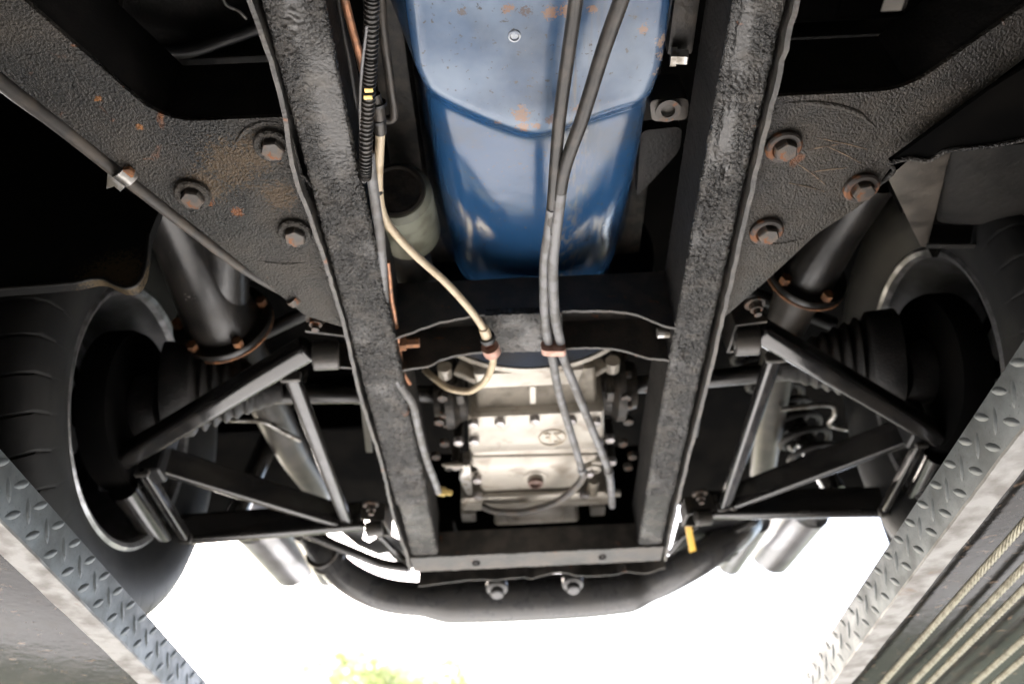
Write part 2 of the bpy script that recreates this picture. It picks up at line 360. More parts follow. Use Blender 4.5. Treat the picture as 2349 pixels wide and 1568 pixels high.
# ---- chassis rails: box tubes crusted with sprayed undercoat
RZ = 0.706
def crusted_rail(name, x0, x1, y0, y1, z0, h, m, parent, label, amp, seed, smooth_patches=(), step=0.0016, rad=0.006):
    """box tube; underside and flanks are a fine grid pushed out by clotted undercoat"""
    w_ = x1 - x0
    sec = []
    nb = max(6, int(w_ / step)); nh = max(4, int(h / 0.006))
    for i in range(nh): sec.append((x0, z0 + h - (h - rad) * i / nh, -1, 0))
    for i in range(5): a = math.pi / 2 * i / 5; sec.append((x0 + rad - rad * math.cos(a), z0 + rad - rad * math.sin(a), -math.cos(a), -math.sin(a)))
    for i in range(nb + 1): sec.append((x0 + rad + (w_ - 2 * rad) * i / nb, z0, 0, -1))
    for i in range(1, 6): a = math.pi / 2 * i / 5; sec.append((x1 - rad + rad * math.sin(a), z0 + rad - rad * math.cos(a), math.sin(a), -math.cos(a)))
    for i in range(1, nh + 1): sec.append((x1, z0 + rad + (h - rad) * i / nh, 1, 0))
    ny = int((y1 - y0) / step); V = []; Fs = []; ns = len(sec)
    for j in range(ny + 1):
        y = y0 + (y1 - y0) * j / ny
        for (x, z, nx, nz) in sec:
            p = Vector((x, y, z))
            k = 0.5 + 0.5 * noise.noise(p * 26 + Vector((seed, 0, 0))); k = 0.35 + 0.75 * k
            for (px, py, rx, ry) in smooth_patches:
                d = ((x - px) / rx) ** 2 + ((y - py) / ry) ** 2 + 0.35 * noise.noise(p * 60)
                if d < 1.3: k *= max(0.10, min(1, (d - 0.4) / 0.9))
            c = abs(noise.noise(p * 230 + Vector((seed, 1, 2)))) * 1.5 + noise.noise(p * 430 + Vector((5, seed, 2))) * 0.7 + noise.noise(p * 60) * 0.3
            a = amp * k * c * (0.35 if nz == 0 else 1)
            V.append((x + nx * a, y, z + nz * a))
    for j in range(ny):
        for i in range(ns - 1):
            a = j * ns + i; Fs.append((a, a + ns, a + ns + 1, a + 1))
    V += [(x0, y0, z0 + h), (x1, y0, z0 + h), (x1, y1, z0 + h), (x0, y1, z0 + h)]
    b = len(V) - 4; Fs.append((b, b + 1, b + 2, b + 3))
    Fs.append(tuple(range(ns))); Fs.append(tuple(range(ny * ns + ns - 1, ny * ns - 1, -1)))
    me = bpy.data.meshes.new(name); me.from_pydata(V, [], Fs); me.polygons.foreach_set('use_smooth', [True] * len(me.polygons))
    me.materials.append(m); me.materials.append(M['wall'])               # underside takes the given coat, flanks a darker plain black
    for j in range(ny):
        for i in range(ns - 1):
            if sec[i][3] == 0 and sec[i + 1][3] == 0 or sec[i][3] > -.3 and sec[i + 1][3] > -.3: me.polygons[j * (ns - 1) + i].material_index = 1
    me.update(); return link(me, name, m, parent, label)
XL0, XL1, XR0, XR1 = -0.205, -0.151, 0.211, 0.258
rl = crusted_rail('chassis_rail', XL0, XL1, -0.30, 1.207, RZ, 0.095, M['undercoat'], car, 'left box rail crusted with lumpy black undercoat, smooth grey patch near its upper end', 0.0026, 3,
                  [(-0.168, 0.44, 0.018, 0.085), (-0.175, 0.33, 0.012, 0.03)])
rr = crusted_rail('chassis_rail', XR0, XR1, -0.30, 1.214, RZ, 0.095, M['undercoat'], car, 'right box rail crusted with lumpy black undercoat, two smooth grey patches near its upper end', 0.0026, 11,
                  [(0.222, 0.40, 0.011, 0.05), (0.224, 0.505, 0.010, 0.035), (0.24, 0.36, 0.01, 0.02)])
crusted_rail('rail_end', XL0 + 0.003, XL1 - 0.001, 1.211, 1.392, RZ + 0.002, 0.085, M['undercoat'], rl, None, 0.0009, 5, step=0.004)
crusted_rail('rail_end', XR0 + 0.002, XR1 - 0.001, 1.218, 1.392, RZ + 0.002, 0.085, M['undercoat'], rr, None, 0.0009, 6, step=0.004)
# thin wavy side plates standing proud along the outside of each rail
def side_plate(x, y0, y1, z0, z1, th, wave, seed, parent, m):
    bm = bmesh.new(); n = 150; R = []
    for i in range(n + 1):
        y = y0 + (y1 - y0) * i / n
        o_ = wave(y) + ndisp((x, y, 0), 60, 0.0012, seed) + ndisp((x, y, 0), 190, 0.0008, seed); zz = z0 + ndisp((x, y, 1), 45, 0.0025, seed)
        R.append([bm.verts.new(p) for p in ((x + o_ - th / 2, y, zz), (x + o_ + th / 2, y, zz), (x + o_ + th / 2, y, z1), (x + o_ - th / 2, y, z1))])
    for i in range(n):
        for k in range(4): bm.faces.new((R[i][k], R[i + 1][k], R[i + 1][(k + 1) % 4], R[i][(k + 1) % 4]))
    bm.faces.new(R[0]); bm.faces.new(R[-1][::-1]); bmesh.ops.recalc_face_normals(bm, faces=bm.faces[:])
    return link(mesh(bm, 'side_plate', 40), 'side_plate', m, parent)
def wl(y): return -0.006 * math.exp(-((y - 0.52) / 0.05) ** 2) - 0.004 * math.exp(-((y - 0.33) / 0.06) ** 2) + 0.002 * math.sin(y * 19)
side_plate(-0.2110, -0.3, 1.45, RZ - 0.002, RZ + 0.10, 0.0046, wl, 1, rl, M['plate'])
side_plate(0.2668, -0.3, 1.45, RZ - 0.004, RZ + 0.10, 0.0052, lambda y: 0.0012 * math.sin(y * 9), 2, rr, M['plate'])

# ---- outriggers: angled box tubes plus flat gusset plates under them
GZ = 0.716
def pz(lst, z): return [P(x, y, Z=z) for x, y in lst]
def outrigger(corner_in, corner_out, dirx, m, lbl):
    """near-side faces of the cross tube and of the diagonal tube above the gusset"""
    a = P(*corner_in, Z=GZ + 0.004); b = P(*corner_out, Z=GZ + 0.004)
    return a, b
gl_poly = round_poly(pz([(663, 268), (375, 281), (-400, -395), (-400, -150), (0, 164), (262, 372), (500, 561), (700, 724), (792, 752)], GZ),
                     [0, 0.035, 0, 0, 0, 0, 0, 0, 0.006])
# inner edge hugs the rail
gl_poly = [Vector((min(p.x, -0.2128), p.y, p.z)) for p in gl_poly]
SPL = []
gl = prism('gusset_plate', gl_poly, (0, 0, 0.006), M['gusset'], car, 'left gusset plate with three rusty bolts and dusty rust stains', 0.0012)
gr_poly = round_poly(pz([(1772, 222), (2080, 207), (2700, -235), (2700, -120), (2349, 136), (2264, 201), (2128, 324), (2053, 371), (1991, 462), (1875, 536), (1760, 643), (1662, 728)], GZ),
                     [0, 0.03, 0, 0, 0.01, 0.02, 0.02, 0.02, 0.02, 0.01, 0.01, 0])
gr_poly = [Vector((max(p.x, 0.2685), p.y, p.z)) for p in gr_poly]
gr = prism('gusset_plate', gr_poly, (0, 0, 0.006), M['gusset_brown'], car, 'right gusset plate, browner and scored with scratches', 0.0012)
# weld beads along the free edges, scratches
def ridge(par, pts, rad, m, name='weld_ridge'):
    tube(name, [P(x, y, Z=GZ + rad * .35) for x, y in pts], [rad * .5, rad, rad, rad * .4], m, par, None, n=6, seg=8)
ridge(gl, [(648, 280), (600, 282), (562, 300), (535, 335)], .0034, M['gusset']); ridge(gl, [(590, 597), (650, 605), (715, 600)], .0022, M['gusset']); ridge(gl, [(640, 375), (690, 400), (715, 430)], .0020, M['gusset'])
ridge(gr, [(1785, 236), (1880, 236), (1960, 255), (2010, 292)], .0034, M['gusset_brown']); ridge(gr, [(1720, 560), (1790, 558), (1850, 545)], .0022, M['gusset_brown']); ridge(gr, [(2035, 372), (2048, 395), (1990, 445)], .0026, M['gusset'])
M['scratch'] = mat('rust_edged_scratch', (0.26, 0.19, 0.13), 0.6, col2=(0.06, 0.045, 0.035), scale=120)
for a, c in (((1872, 316), (1990, 343)), ((1895, 335), (1975, 375)), ((1828, 375), (1895, 425)), ((1810, 420), (1900, 442)), ((1860, 395), (1945, 385)), ((1850, 345), (1930, 330))):
    pa_, pc_ = P(*a, Z=GZ - .0001), P(*c, Z=GZ - .0001); mid_ = pa_.lerp(pc_, .5) + Vector((.0006, -.0008, 0))
    tube('scratch', [pa_, mid_, pc_], [.0003, .0008, .0007, .0002], M['scratch'], gr, None, n=4, seg=6)
bolt_me = hex_mesh('bolt', 0.0125, 0.0105); wash_me = ring_mesh('washer', 0.0112, 0.0192, 0.0065); flat_me = ring_mesh('washer_flat', 0.004, 0.0192, 0.0022)
for par, lst in ((gl, [(626, 331, -4), (443, 443, 14), (677, 531, 40)]), (gr, [(1796, 333, 22), (1974, 427, 50), (1757, 527, 8)])):
    for i, (x, y, rz) in enumerate(lst):
        p = P(x, y, Z=GZ); lab = None
        wo = link_sub(wash_me, 'washer', M['gusset'], par, p + Vector((0, 0, -0.0002)))
        if wash_me.materials: wo.material_slots[0].link = 'OBJECT'; wo.material_slots[0].material = [M['gusset'], M['gusset_brown'], M['gusset']][i] if par is gl else M['washrust']
        q = Matrix.Rotation(R_(rz), 4, 'Z').to_quaternion()
        link_sub(bolt_me, 'bolt', M['bolt'], par, p + Vector((0.001, 0.001, -0.0025)), q)
# tubes above the plates: cross tubes and diagonals (their near faces are the dark walls over the plates)
TH = 0.105
def tube_wall(name, pa, pb, depth, h, m, label=None):
    pa, pb = Vector(pa), Vector(pb); d = (pb - pa).normalized(); nrm = Vector((-d.y, d.x, 0))
    if nrm.y < 0: nrm = -nrm
    poly = [pa, pb, pb + nrm * depth, pa + nrm * depth]
    return prism(name, [Vector((p.x, p.y, GZ + 0.0065)) for p in poly], (0, 0, h), M['wall'], car, label, 0.003)
aL = P(663, 266, Z=GZ + .006); bL = P(360, 279, Z=GZ + .006); cL = P(-400, -398, Z=GZ + .006)
tube_wall('cross_tube', (-0.2145, aL.y, 0), (bL.x, bL.y, 0), 0.05, TH, M['black'], 'black cross tube above the left gusset plate')
tube_wall('diagonal_tube', bL + Vector((0.004, 0.002, 0)), cL, 0.052, TH, M['black'], 'black angled tube running up and out above the left gusset plate')
aR = P(1770, 220, Z=GZ + .006); bR = P(2095, 205, Z=GZ + .006); cR = P(2700, -237, Z=GZ + .006)
tube_wall('cross_tube', (0.2695, aR.y, 0), (bR.x, bR.y, 0), 0.05, TH, M['black'], 'black cross tube above the right gusset plate')
tube_wall('diagonal_tube', bR + Vector((-0.004, 0.002, 0)), cR, 0.045, TH, M['black'], 'black angled tube running up and out above the right gusset plate')
# small hole with a dark grommet in the left diagonal's near face
# ---- thin pipe along the left plate's edge, with a clip and an end ring
PZ = 0.722
pl = tube('edge_pipe', pz([(-420, -150), (0, 186), (130, 282), (262, 388), (420, 512), (560, 617), (668, 679)], PZ), [0.0088, 0.0086, 0.0085, 0.0078, 0.0066, 0.006, 0.0055], M['pipe'], car, 'slim grey pipe running along the left gusset plate edge', n=6)
p = P(290, 398, Z=PZ - 0.004); d_ = (P(420, 512, Z=PZ) - P(130, 282, Z=PZ)).normalized()
lathe('pipe_clip', p - d_ * 0.008, d_, [(0, 0.0085), (0, 0.0115), (0.016, 0.0115), (0.016, 0.0085)], M['zinc'], pl, 'bent bright clip round the pipe')
prism('clip_tab', [P(247, 392, Z=PZ), P(275, 385, Z=PZ), P(296, 420, Z=PZ), P(276, 440, Z=PZ), P(262, 428, Z=PZ), P(244, 434, Z=PZ)], (0, 0, 0.003), M['zinc'], pl, None, 0.0005)
link_sub(hex_mesh('clip_screw', 0.0065, 0.005), 'clip_screw', M['rust'], pl, P(296, 392, Z=PZ - 0.008))
p = P(674, 686, Z=PZ - 0.002); lathe('end_ring', p - d_ * 0.004, d_, [(0, 0.006), (0, 0.0095), (0.009, 0.0095), (0.009, 0.006)], M['bolt'], pl)

# ---- engine: blue sump
SX = 0.037
def sump_section(y, zb, hw, zt, rad, side_flare, n=7, flat=1.0):
    """half profile from centre to the top of the wall"""
    pts = []
    nb = 14
    for i in range(nb + 1): x = (hw - rad) * i / nb; pts.append((x, zb + 3.6 * max(0, x - flat) ** 2))
    zb = pts[-1][1]
    for i in range(1, n + 1): a = math.pi / 2 * i / n; pts.append((hw - rad + rad * math.sin(a), zb + rad - rad * math.cos(a)))
    for i in range(1, 7):
        t = i / 6; pts.append((hw + side_flare * t, zb + rad + (zt - zb - rad) * t))
    return pts
sec = []   # (y, bottom z, half width, corner radius, vee amount)
ys = [-0.35, -0.1, 0.1, 0.3, 0.38, 0.43, 0.46, 0.482, 0.495, 0.504, 0.511, 0.517, 0.521, 0.524, 0.527, 0.531, 0.537, 0.545, 0.56, 0.58, 0.60, 0.63, 0.66, 0.70, 0.74, 0.78, 0.82, 0.85, 0.88, 0.90, 0.915, 0.925]
def sm(t): t = max(0, min(1, t)); return t * t * (3 - 2 * t)
Z_ST = [(-0.4, .738), (0.44, .740), (0.505, .741), (0.517, .7432), (0.524, .7475), (0.530, .7535), (0.538, .7600), (0.60, .7735), (0.68, .792), (0.74, .810), (0.80, .834), (0.88, .872), (0.93, .897)]
def prof(tab, y):
    for (a, u), (b_, v) in zip(tab, tab[1:]):
        if y <= b_: return u + (v - u) * max(0, (y - a) / (b_ - a))
    return tab[-1][1]
bm = bmesh.new(); rows = []
for y in ys:
    zb = prof(Z_ST, y)
    hw = prof([(-0.4, .124), (.45, .123), (.49, .119), (.53, .117), (.6, .119), (.8, .121), (.87, .117), (.90, .108), (.925, .090)], y)
    rad = prof([(-0.4, .012), (.48, .014), (.52, .020), (.545, .026), (.60, .036), (.70, .046), (.925, .055)], y)
    vee = prof([(-0.4, 0), (.3, 0), (.44, .012), (.52, .050), (.56, .045), (.66, .025), (.80, 0.01), (.93, 0)], y)
    s = sump_section(y, zb, hw, 0.98, rad, prof([(-.4, .075), (.40, .07), (.56, .03), (.93, .03)], y), flat=prof([(-.4, .2), (.52, .13), (.545, .095), (.60, .066), (.68, .034), (.74, .008), (.80, .0), (.86, .05), (.93, .1)], y))
    row = []
    for sgn in (-1, 1):
        seq = s[::-1] if sgn < 0 else s[1:]
        for (x, z) in seq:
            u = min(1, x / hw); dy = -vee * (u * u / (u + .22) * 1.22) * (1.0 - 0.25 * sgn * u)
            dx = 0.0
            row.append(bm.verts.new((SX + sgn * x + (0.004 * u if sgn > 0 else 0), y + dy, z)))
    rows.append(row)
for i in range(len(rows) - 1):
    for k in range(len(rows[0]) - 1): bm.faces.new((rows[i][k], rows[i][k + 1], rows[i + 1][k + 1], rows[i + 1][k]))
bm.faces.new(rows[-1]); bm.faces.new(rows[0][::-1])
bmesh.ops.recalc_face_normals(bm, faces=bm.faces[:])
bmesh.ops.subdivide_edges(bm, edges=bm.edges[:], cuts=1, smooth=0.0, use_grid_fill=True)
S = lambda x, y, z=0.741: tuple(P(x, y, Z=z))
ORU = (0.27, 0.15, 0.085)
M['blue'] = mat('blue_engine_enamel', (0.016, 0.058, 0.140), 0.17, col2=(0.036, 0.055, 0.085), scale=14, lo=0.5, hi=0.75, rough2=0.28, bump=[(40, 0.0003, 3), (420, 0.00006, 3)], low_tint=((0.165, 0.225, 0.315), .741, .746),
                streak=((0.12, 0.12, 0.118), 170, 0.46, 0.66), streak_at=(P(1320, 150, Z=.741).x, 0.035), grain=((0.05, 0.055, 0.06), 190, 0.66, 0.73),
                rust=((0.10, 0.075, 0.06), 70, 0.735, 0.77),
                spots=[(S(1195, 262), 0.016, ORU), (S(1200, 295), 0.013, ORU), (S(1140, 290), 0.009, ORU), (S(1230, 291), 0.009, ORU), (S(1265, 275), 0.011, (0.14, 0.09, 0.07)), (S(1330, 250), 0.011, (0.14, 0.09, 0.07)),
                       (S(1165, 20), 0.010, ORU), (S(1205, 25), 0.010, (0.08, 0.05, 0.04)), (S(1262, 27), 0.012, ORU), (S(1300, 22), 0.012, ORU), (S(1358, 20), 0.008, ORU), (S(1060, 26), 0.008, (0.10, 0.08, 0.07)),
                       (S(1523, 95), 0.013, (0.42, 0.30, 0.22)), (S(1527, 130), 0.014, (0.42, 0.30, 0.22)), (S(1517, 170), 0.012, (0.42, 0.30, 0.22)), (S(1508, 200), 0.010, (0.40, 0.28, 0.2)), (S(1475, 65), 0.009, ORU)])
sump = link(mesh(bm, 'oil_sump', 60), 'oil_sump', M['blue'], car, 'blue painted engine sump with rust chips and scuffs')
# round weld dimple in the middle of the sump floor
p = P(1180, 82, Z=0.7405)
M['dimple'] = mat('bare_weld_spot', (0.36, 0.38, 0.40), 0.4, metal=0.4, col2=(0.2, 0.23, 0.28), scale=200)
lathe('weld_dimple', p + Vector((0, 0, 0.0005)), (0, 0, -1), [(0, 0.0066), (0.0022, 0.006), (0.0024, 0.0046), (0.0012, 0.0036), (0.0012, 0)], M['dimple'], sump, 'bright round weld spot', seg=24)

# ---- engine block and the dark castings around the sump
box('engine_block', (-0.13, -0.35, 0.962), (0.21, 0.93, 1.12), M['darkcast'], car, 'dark engine casting above the blue sump', 0.01)
lathe('flywheel_housing', (0.033, 0.905, 0.985), (0, 1, 0), [(0, 0), (0, 0.19), (0.006, 0.2), (0.05, 0.203), (0.056, 0.2), (0.056, 0)], M['blockblue'], car, 'dark blue rim of the flywheel housing', seg=64)
# oil filter by the left rail
fc = P(905, 455, Z=0.80); fax = Vector((-0.25, -0.35, -1)).normalized()
flt = lathe('oil_filter', P(915, 455, Z=0.815), (0.0, -0.90, -0.42), [(-0.10, 0), (-0.10, 0.042), (0.0, 0.043), (0.012, 0.0425), (0.02, 0.036), (0.0205, 0)], M['filterlight'], car, 'pale green oil filter can with a grimy black end', seg=40)
fa = Vector((0.0, -0.90, -0.42)).normalized()
lathe('filter_end', P(915, 455, Z=0.815) + fa * 0.0206, fa, [(0, 0), (0, 0.033), (0.003, 0.035), (0.004, 0.031), (0.002, 0.028), (0.003, 0)], M['darkcast'], flt, None, seg=40)
lathe('starter_motor', P(935, 600, Z=0.86), (0.05, 1, 0.05), [(-0.09, 0), (-0.09, 0.030), (-0.08, 0.034), (0.07, 0.034), (0.08, 0.03), (0.08, 0)], M['pipe'], car, 'grey drum behind the oil filter', seg=32)
# right-hand mount, bolt and brackets beside the sump
br = prism('engine_mount', round_poly([P(1490, 230, Z=.80), P(1580, 225, Z=.80), P(1578, 275, Z=.80), P(1495, 280, Z=.80)], [.008] * 4), (0, 0, 0.05), M['bracket'], car, 'dull engine mount lug beside the right rail', 0.003)
lathe('mount_eye', P(1532, 252, Z=.797), (0, 0, -1), [(0, .008), (0.003, .008), (0.003, .014), (0, .014)], M['bolt'], br, seg=20)
prism('mount_plate', round_poly([P(1470, 300, Z=.84), P(1565, 290, Z=.84), P(1560, 345, Z=.84), P(1460, 455, Z=.84)], [.01] * 4), (0, 0, 0.02), M['wall'], car, 'dark cast lug with a slot beside the sump', 0.003)
ob = lathe('sump_plug', P(1538, 130, Z=.79), (1, 0.0, -0.15), [(0, 0), (0, .011), (.006, .011), (.006, .0085), (.017, .0085), (.018, .0075), (.018, 0)], M['zinc'], car, 'bright hexagon plug in the right side of the sump', seg=6, angle=20)
box('mount_block', (0.178, 0.40, 0.80), (0.205, 0.47, 0.86), M['darkcast'], car, None, 0.004)

# ---- front crossmember under the engine: arched channel with a crusted pad in its middle
def arch_strip(pts_img, y_of, thick, name, m, parent, label, top_z):
    """a plate on edge across the car: its lower edge follows the measured curve"""
    bm = bmesh.new(); L_ = spline([P(x, y, Y=y_of) for x, y in pts_img], 10); R = []
    for v in L_:
        z = v.z + ndisp(v, 90, 0.0016, 4); R.append([bm.verts.new(q) for q in ((v.x, y_of, z), (v.x, y_of + thick, z), (v.x, y_of + thick, top_z), (v.x, y_of, top_z))])
    for i in range(len(R) - 1):
        for k in range(4): bm.faces.new((R[i][k], R[i + 1][k], R[i + 1][(k + 1) % 4], R[i][(k + 1) % 4]))
    bm.faces.new(R[0]); bm.faces.new(R[-1][::-1]); bmesh.ops.recalc_face_normals(bm, faces=bm.faces[:])
    return link(mesh(bm, name, 40), name, m, parent, label)
YC0, YC1 = 0.800, 0.868
M['channel'] = mat('channel_undercoat', (0.04, 0.037, 0.034), 0.5, col2=(0.07, 0.06, 0.052), scale=40, rough2=0.65, bump=[(300, 0.0008, 4)], rust=(RUST, 45, 0.66, 0.72))
cm = bpy.data.objects.new('crossmember', None)
cmw = arch_strip([(890, 782), (930, 766), (1000, 741), (1060, 728), (1110, 721), (1290, 713), (1380, 712), (1440, 716), (1490, 732), (1530, 748), (1560, 752)], YC0, 0.004, 'crossmember', M['channel'], car, 'black arched channel crossmember under the engine', 0.812)
arch_strip([(890, 850), (930, 846), (985, 838), (1010, 825), (1060, 812), (1150, 802), (1280, 798), (1380, 797), (1440, 806), (1490, 820), (1560, 828)], YC1, 0.004, 'far_flange', M['channel'], cmw, None, 0.812)
box('channel_web', (XL1 + 0.001, YC0 + 0.0045, 0.788), (XR0 - 0.001, YC1 - 0.0005, 0.80), M['channel'], cmw, None, 0.001)
# crusted pad
pa = [P(1112, 722, Y=YC0 - .001), P(1290, 714, Y=YC0 - .001), P(1290, 803, Y=YC1 + .005), P(1118, 806, Y=YC1 + .005)]
bm = bmesh.new(); n = 40; g = []
for i in range(n + 1):
    r = []
    for j in range(n + 1):
        u, v = i / n, j / n; q = (pa[0] * (1 - u) + pa[1] * u) * (1 - v) + (pa[3] * (1 - u) + pa[2] * u) * v
        a = 0.0018 * (abs(noise.noise(q * 150)) * 1.6 + 0.6 * noise.noise(q * 320)) * (0.15 if u < 0.45 and 0.2 < v < 0.95 and noise.noise(q * 50) > -0.1 else 1)
        r.append(bm.verts.new(q + Vector((0, 0, -a - 0.001))))
    g.append(r)
for i in range(n):
    for j in range(n): bm.faces.new((g[i][j], g[i][j + 1], g[i + 1][j + 1], g[i + 1][j]))
top = [[g[i][j] for i in range(n + 1)] for j in (0, n)]
ext = bmesh.ops.extrude_face_region(bm, geom=bm.faces[:]); bmesh.ops.translate(bm, vec=(0, 0, 0.012), verts=[v for v in ext['geom'] if isinstance(v, bmesh.types.BMVert)])
bmesh.ops.recalc_face_normals(bm, faces=bm.faces[:])
link(mesh(bm, 'crusted_pad', 60), 'crusted_pad', M['undercoat'], cmw, 'square pad of lumpy grey undercoat in the middle of the crossmember')
sb = hex_mesh('bolt_small', 0.0085, 0.009)
for (x, y, dx) in ((942, 786, 1), (1528, 763, -1)):
    p = P(x, y, Y=0.835); lathe('bolt', p - Vector((dx * 0.014, 0, 0)), (dx, 0, 0), [(0, 0), (0, .0105), (.008, .0105), (.008, .007), (.026, .007), (.026, 0)], M['rust'] if dx > 0 else M['zinc'], cmw, None, seg=6 if dx > 0 else 10, angle=25)

# ---- gearbox
def rr_section(bm, y, xl, xr, zb, zt, r, n=5):
    pts = []
    for (cx, cz, a0) in ((xl + r, zb + r, math.pi), (xr - r, zb + r, 1.5 * math.pi), (xr - r, zt - r, 0), (xl + r, zt - r, 0.5 * math.pi)):
        for i in range(n + 1):
            a = a0 + math.pi / 2 * i / n; pts.append(bm.verts.new((cx + r * math.cos(a), y, cz + r * math.sin(a))))
    return pts
def loft(name, secs, m, parent, label=None, r=0.008, zt=0.95, angle=40):
    bm = bmesh.new(); R = [rr_section(bm, y, xl, xr, zb, zt, r) for (y, xl, xr, zb) in secs]; n = len(R[0])
    for i in range(len(R) - 1):
        for k in range(n): bm.faces.new((R[i][k], R[i + 1][k], R[i + 1][(k + 1) % n], R[i][(k + 1) % n]))
    bm.faces.new(R[0]); bm.faces.new(R[-1][::-1]); bmesh.ops.recalc_face_normals(bm, faces=bm.faces[:])
    return link(mesh(bm, name, angle), name, m, parent, label)
GB = 0.80
def gx(x, y, z=GB): return P(x, y, Z=z).x
def gy(x, y, z=GB): return P(x, y, Z=z).y
yb0 = 0.963
gb = lathe('gearbox', (0.033, yb0, 0.985), (0, 1, 0), [(0, 0.10), (0, 0.202), (0.010, 0.202), (0.012, 0.190), (0.05, 0.168), (0.085, 0.155), (0.087, 0.06)], M['bell'], car, 'cream cast alloy gearbox with an oval ZF badge', seg=72)
y0, y1 = gy(1230, 900, .825), gy(1230, 947)
loft('gearbox_neck', [(yb0 + .07, gx(1092, 880, .83), gx(1365, 880, .83), .836), (y1 - .012, gx(1092, 935, .825), gx(1368, 935, .825), .826), (y1 + .004, gx(1092, 935, .825), gx(1368, 935, .825), .812)], M['neck'], gb, 'oil-stained neck behind the bell')
yA, yB, yC, yD = y1, gy(1230, 1035), gy(1230, 1062), gy(1230, 1132)
loft('gearbox_case', [(yA + .0005, gx(1076, 950), gx(1384, 945), .806), (yA + .004, gx(1074, 955), gx(1386, 950), .800), (yB - .03, gx(1074, 1010), gx(1386, 1000), .799), (yB, gx(1078, 1036), gx(1380, 1030), .803), (yB + .012, gx(1082, 1046), gx(1375, 1042), .813),
                      (yC - .012, gx(1080, 1052), gx(1378, 1048), .812), (yC, gx(1076, 1062), gx(1372, 1056), .802), (yC + .012, gx(1092, 1070), gx(1336, 1064), .800), (yD - .03, gx(1100, 1108), gx(1330, 1100), .800), (yD - .005, gx(1106, 1128), gx(1322, 1122), .808)],
     M['bell'], gb, 'pale cast case with bolt holes, badge and drain plug', 0.007)
yE = gy(1230, 1138); yF = gy(1230, 1166)
loft('rear_flange', [(yE, gx(1062, 1140), gx(1392, 1128), .803), (yE + .005, gx(1056, 1142), gx(1398, 1130), .800), (yF - .004, gx(1058, 1164), gx(1400, 1152), .800), (yF, gx(1064, 1168), gx(1394, 1156), .804)], M['bell'], gb, 'rear flange across the gearbox', 0.006, 0.90)
loft('tail_housing', [(yF + .0008, gx(1140, 1170), gx(1322, 1160), .812), (yF + .03, gx(1136, 1190), gx(1326, 1182), .806), (gy(1230, 1206), gx(1134, 1208), gx(1330, 1198), .806), (gy(1230, 1214), gx(1140, 1214), gx(1325, 1204), .815)], M['bell'], gb, 'pale tail housing with cut-outs', 0.01, 0.90)
# ribs, ears and brackets
loft('bell_shelf', [(yb0 + .012, gx(1088, 856, .79), gx(1338, 852, .79), .796), (yb0 + .016, gx(1086, 860, .79), gx(1340, 856, .79), .790), (gy(1220, 892, .79) - .006, gx(1096, 884, .79), gx(1330, 880, .79), .792), (gy(1220, 892, .79) + .004, gx(1100, 892, .79), gx(1326, 888, .79), .806)], M['bell'], gb, None, .006, .88)
pr = P(1221, 880, Z=.82); box('rib', (pr.x - .005, pr.y - .015, .802), (pr.x + .005, pr.y + .030, .84), M['bell'], gb, None, 0.002)
for (x, y) in ((1020, 846), (1405, 832)):
    p = P(x, y, Z=.86); lathe('bell_lug', p + Vector((0, -.006, 0)), (0, 1, 0), [(0, 0), (0, .012), (.022, .012), (.022, 0)], M['bell'], gb, None, seg=16)
for (a, c) in (((1040, 855), (1120, 890)), ((1395, 845), (1330, 880))):
    beam('bell_web', P(*a, Z=.85), P(*c, Z=.83), .012, .03, M['bell'], gb, None, 0.003)
for (x, y, z) in ((1073, 1112, .80),):
    prism('side_web', [P(1062, 1068, Z=.80), P(1078, 1066, Z=.80), P(1084, 1136, Z=.80), P(1070, 1136, Z=.80), P(1054, 1098, Z=.80)], (0, 0, .03), M['zinc'], gb, None, 0.001)
pin = P(1040, 1066, Z=.805); lathe('stud', pin, (-1, -.12, 0), [(-0.025, 0), (-0.025, .006), (.012, .005), (.02, .002), (.02, 0)], M['bell'], gb, None, seg=12)
for (x, y) in ((1382, 1056), (1408, 1130)):
    p = P(x, y, Z=.805); lathe('stud', p, (1, .1, 0), [(-0.02, 0), (-0.02, .007), (.012, .007), (.012, 0)], M['bell'], gb, None, seg=12)
M['bolthead'] = mat('alloy_bolt_head', (0.42, 0.40, 0.40), 0.4, metal=0.6, col2=(0.24, 0.22, 0.2), scale=90)
gbolt = hex_mesh('gear_bolt', 0.0092, 0.0105); gw = ring_mesh('gear_washer', 0.004, 0.0125, 0.0015)
for (x, y, z) in ((1086, 966, .80), (1147, 963, .80), (1226, 958, .80), (1310, 958, .80), (1366, 962, .80), (1088, 1005, .80), (1372, 1008, .80), (1094, 1094, .80), (1350, 1080, .80), (1096, 1132, .801), (1340, 1130, .801)):
    p = P(x, y, Z=z)
    if x in (1094, 1350): link_sub(gw, 'bolt_boss', M['bell'], gb, p + Vector((0, 0, .006)))
    q = Matrix.Rotation(random.random(), 4, 'Z').to_quaternion()
    link_sub(gbolt, 'bolt', M['bolthead'], gb, p + Vector((0, 0, 0.0005)), q)
for (x, y) in ((1075, 1190), (1372, 1176)):
    p = P(x, y, Z=.80); box('foot_lug', (p.x - .014, p.y - .02, .802), (p.x + .014, p.y + .016, .83), M['bell'], gb, None, 0.003)
p = P(1362, 1076, Z=.797); lathe('case_eye', p, (0, 0, -1), [(-.03, 0), (-.03, .014), (.002, .013), (.003, .010), (-.002, .008), (-.002, 0)], M['bell'], gb, None, seg=24)
p = P(1362, 1112, Z=.80); lathe('case_pillar', p + Vector((0, -.012, .004)), (0, 1, .05), [(0, 0), (0, .010), (.05, .010), (.05, 0)], M['neck'], gb, None, seg=16)
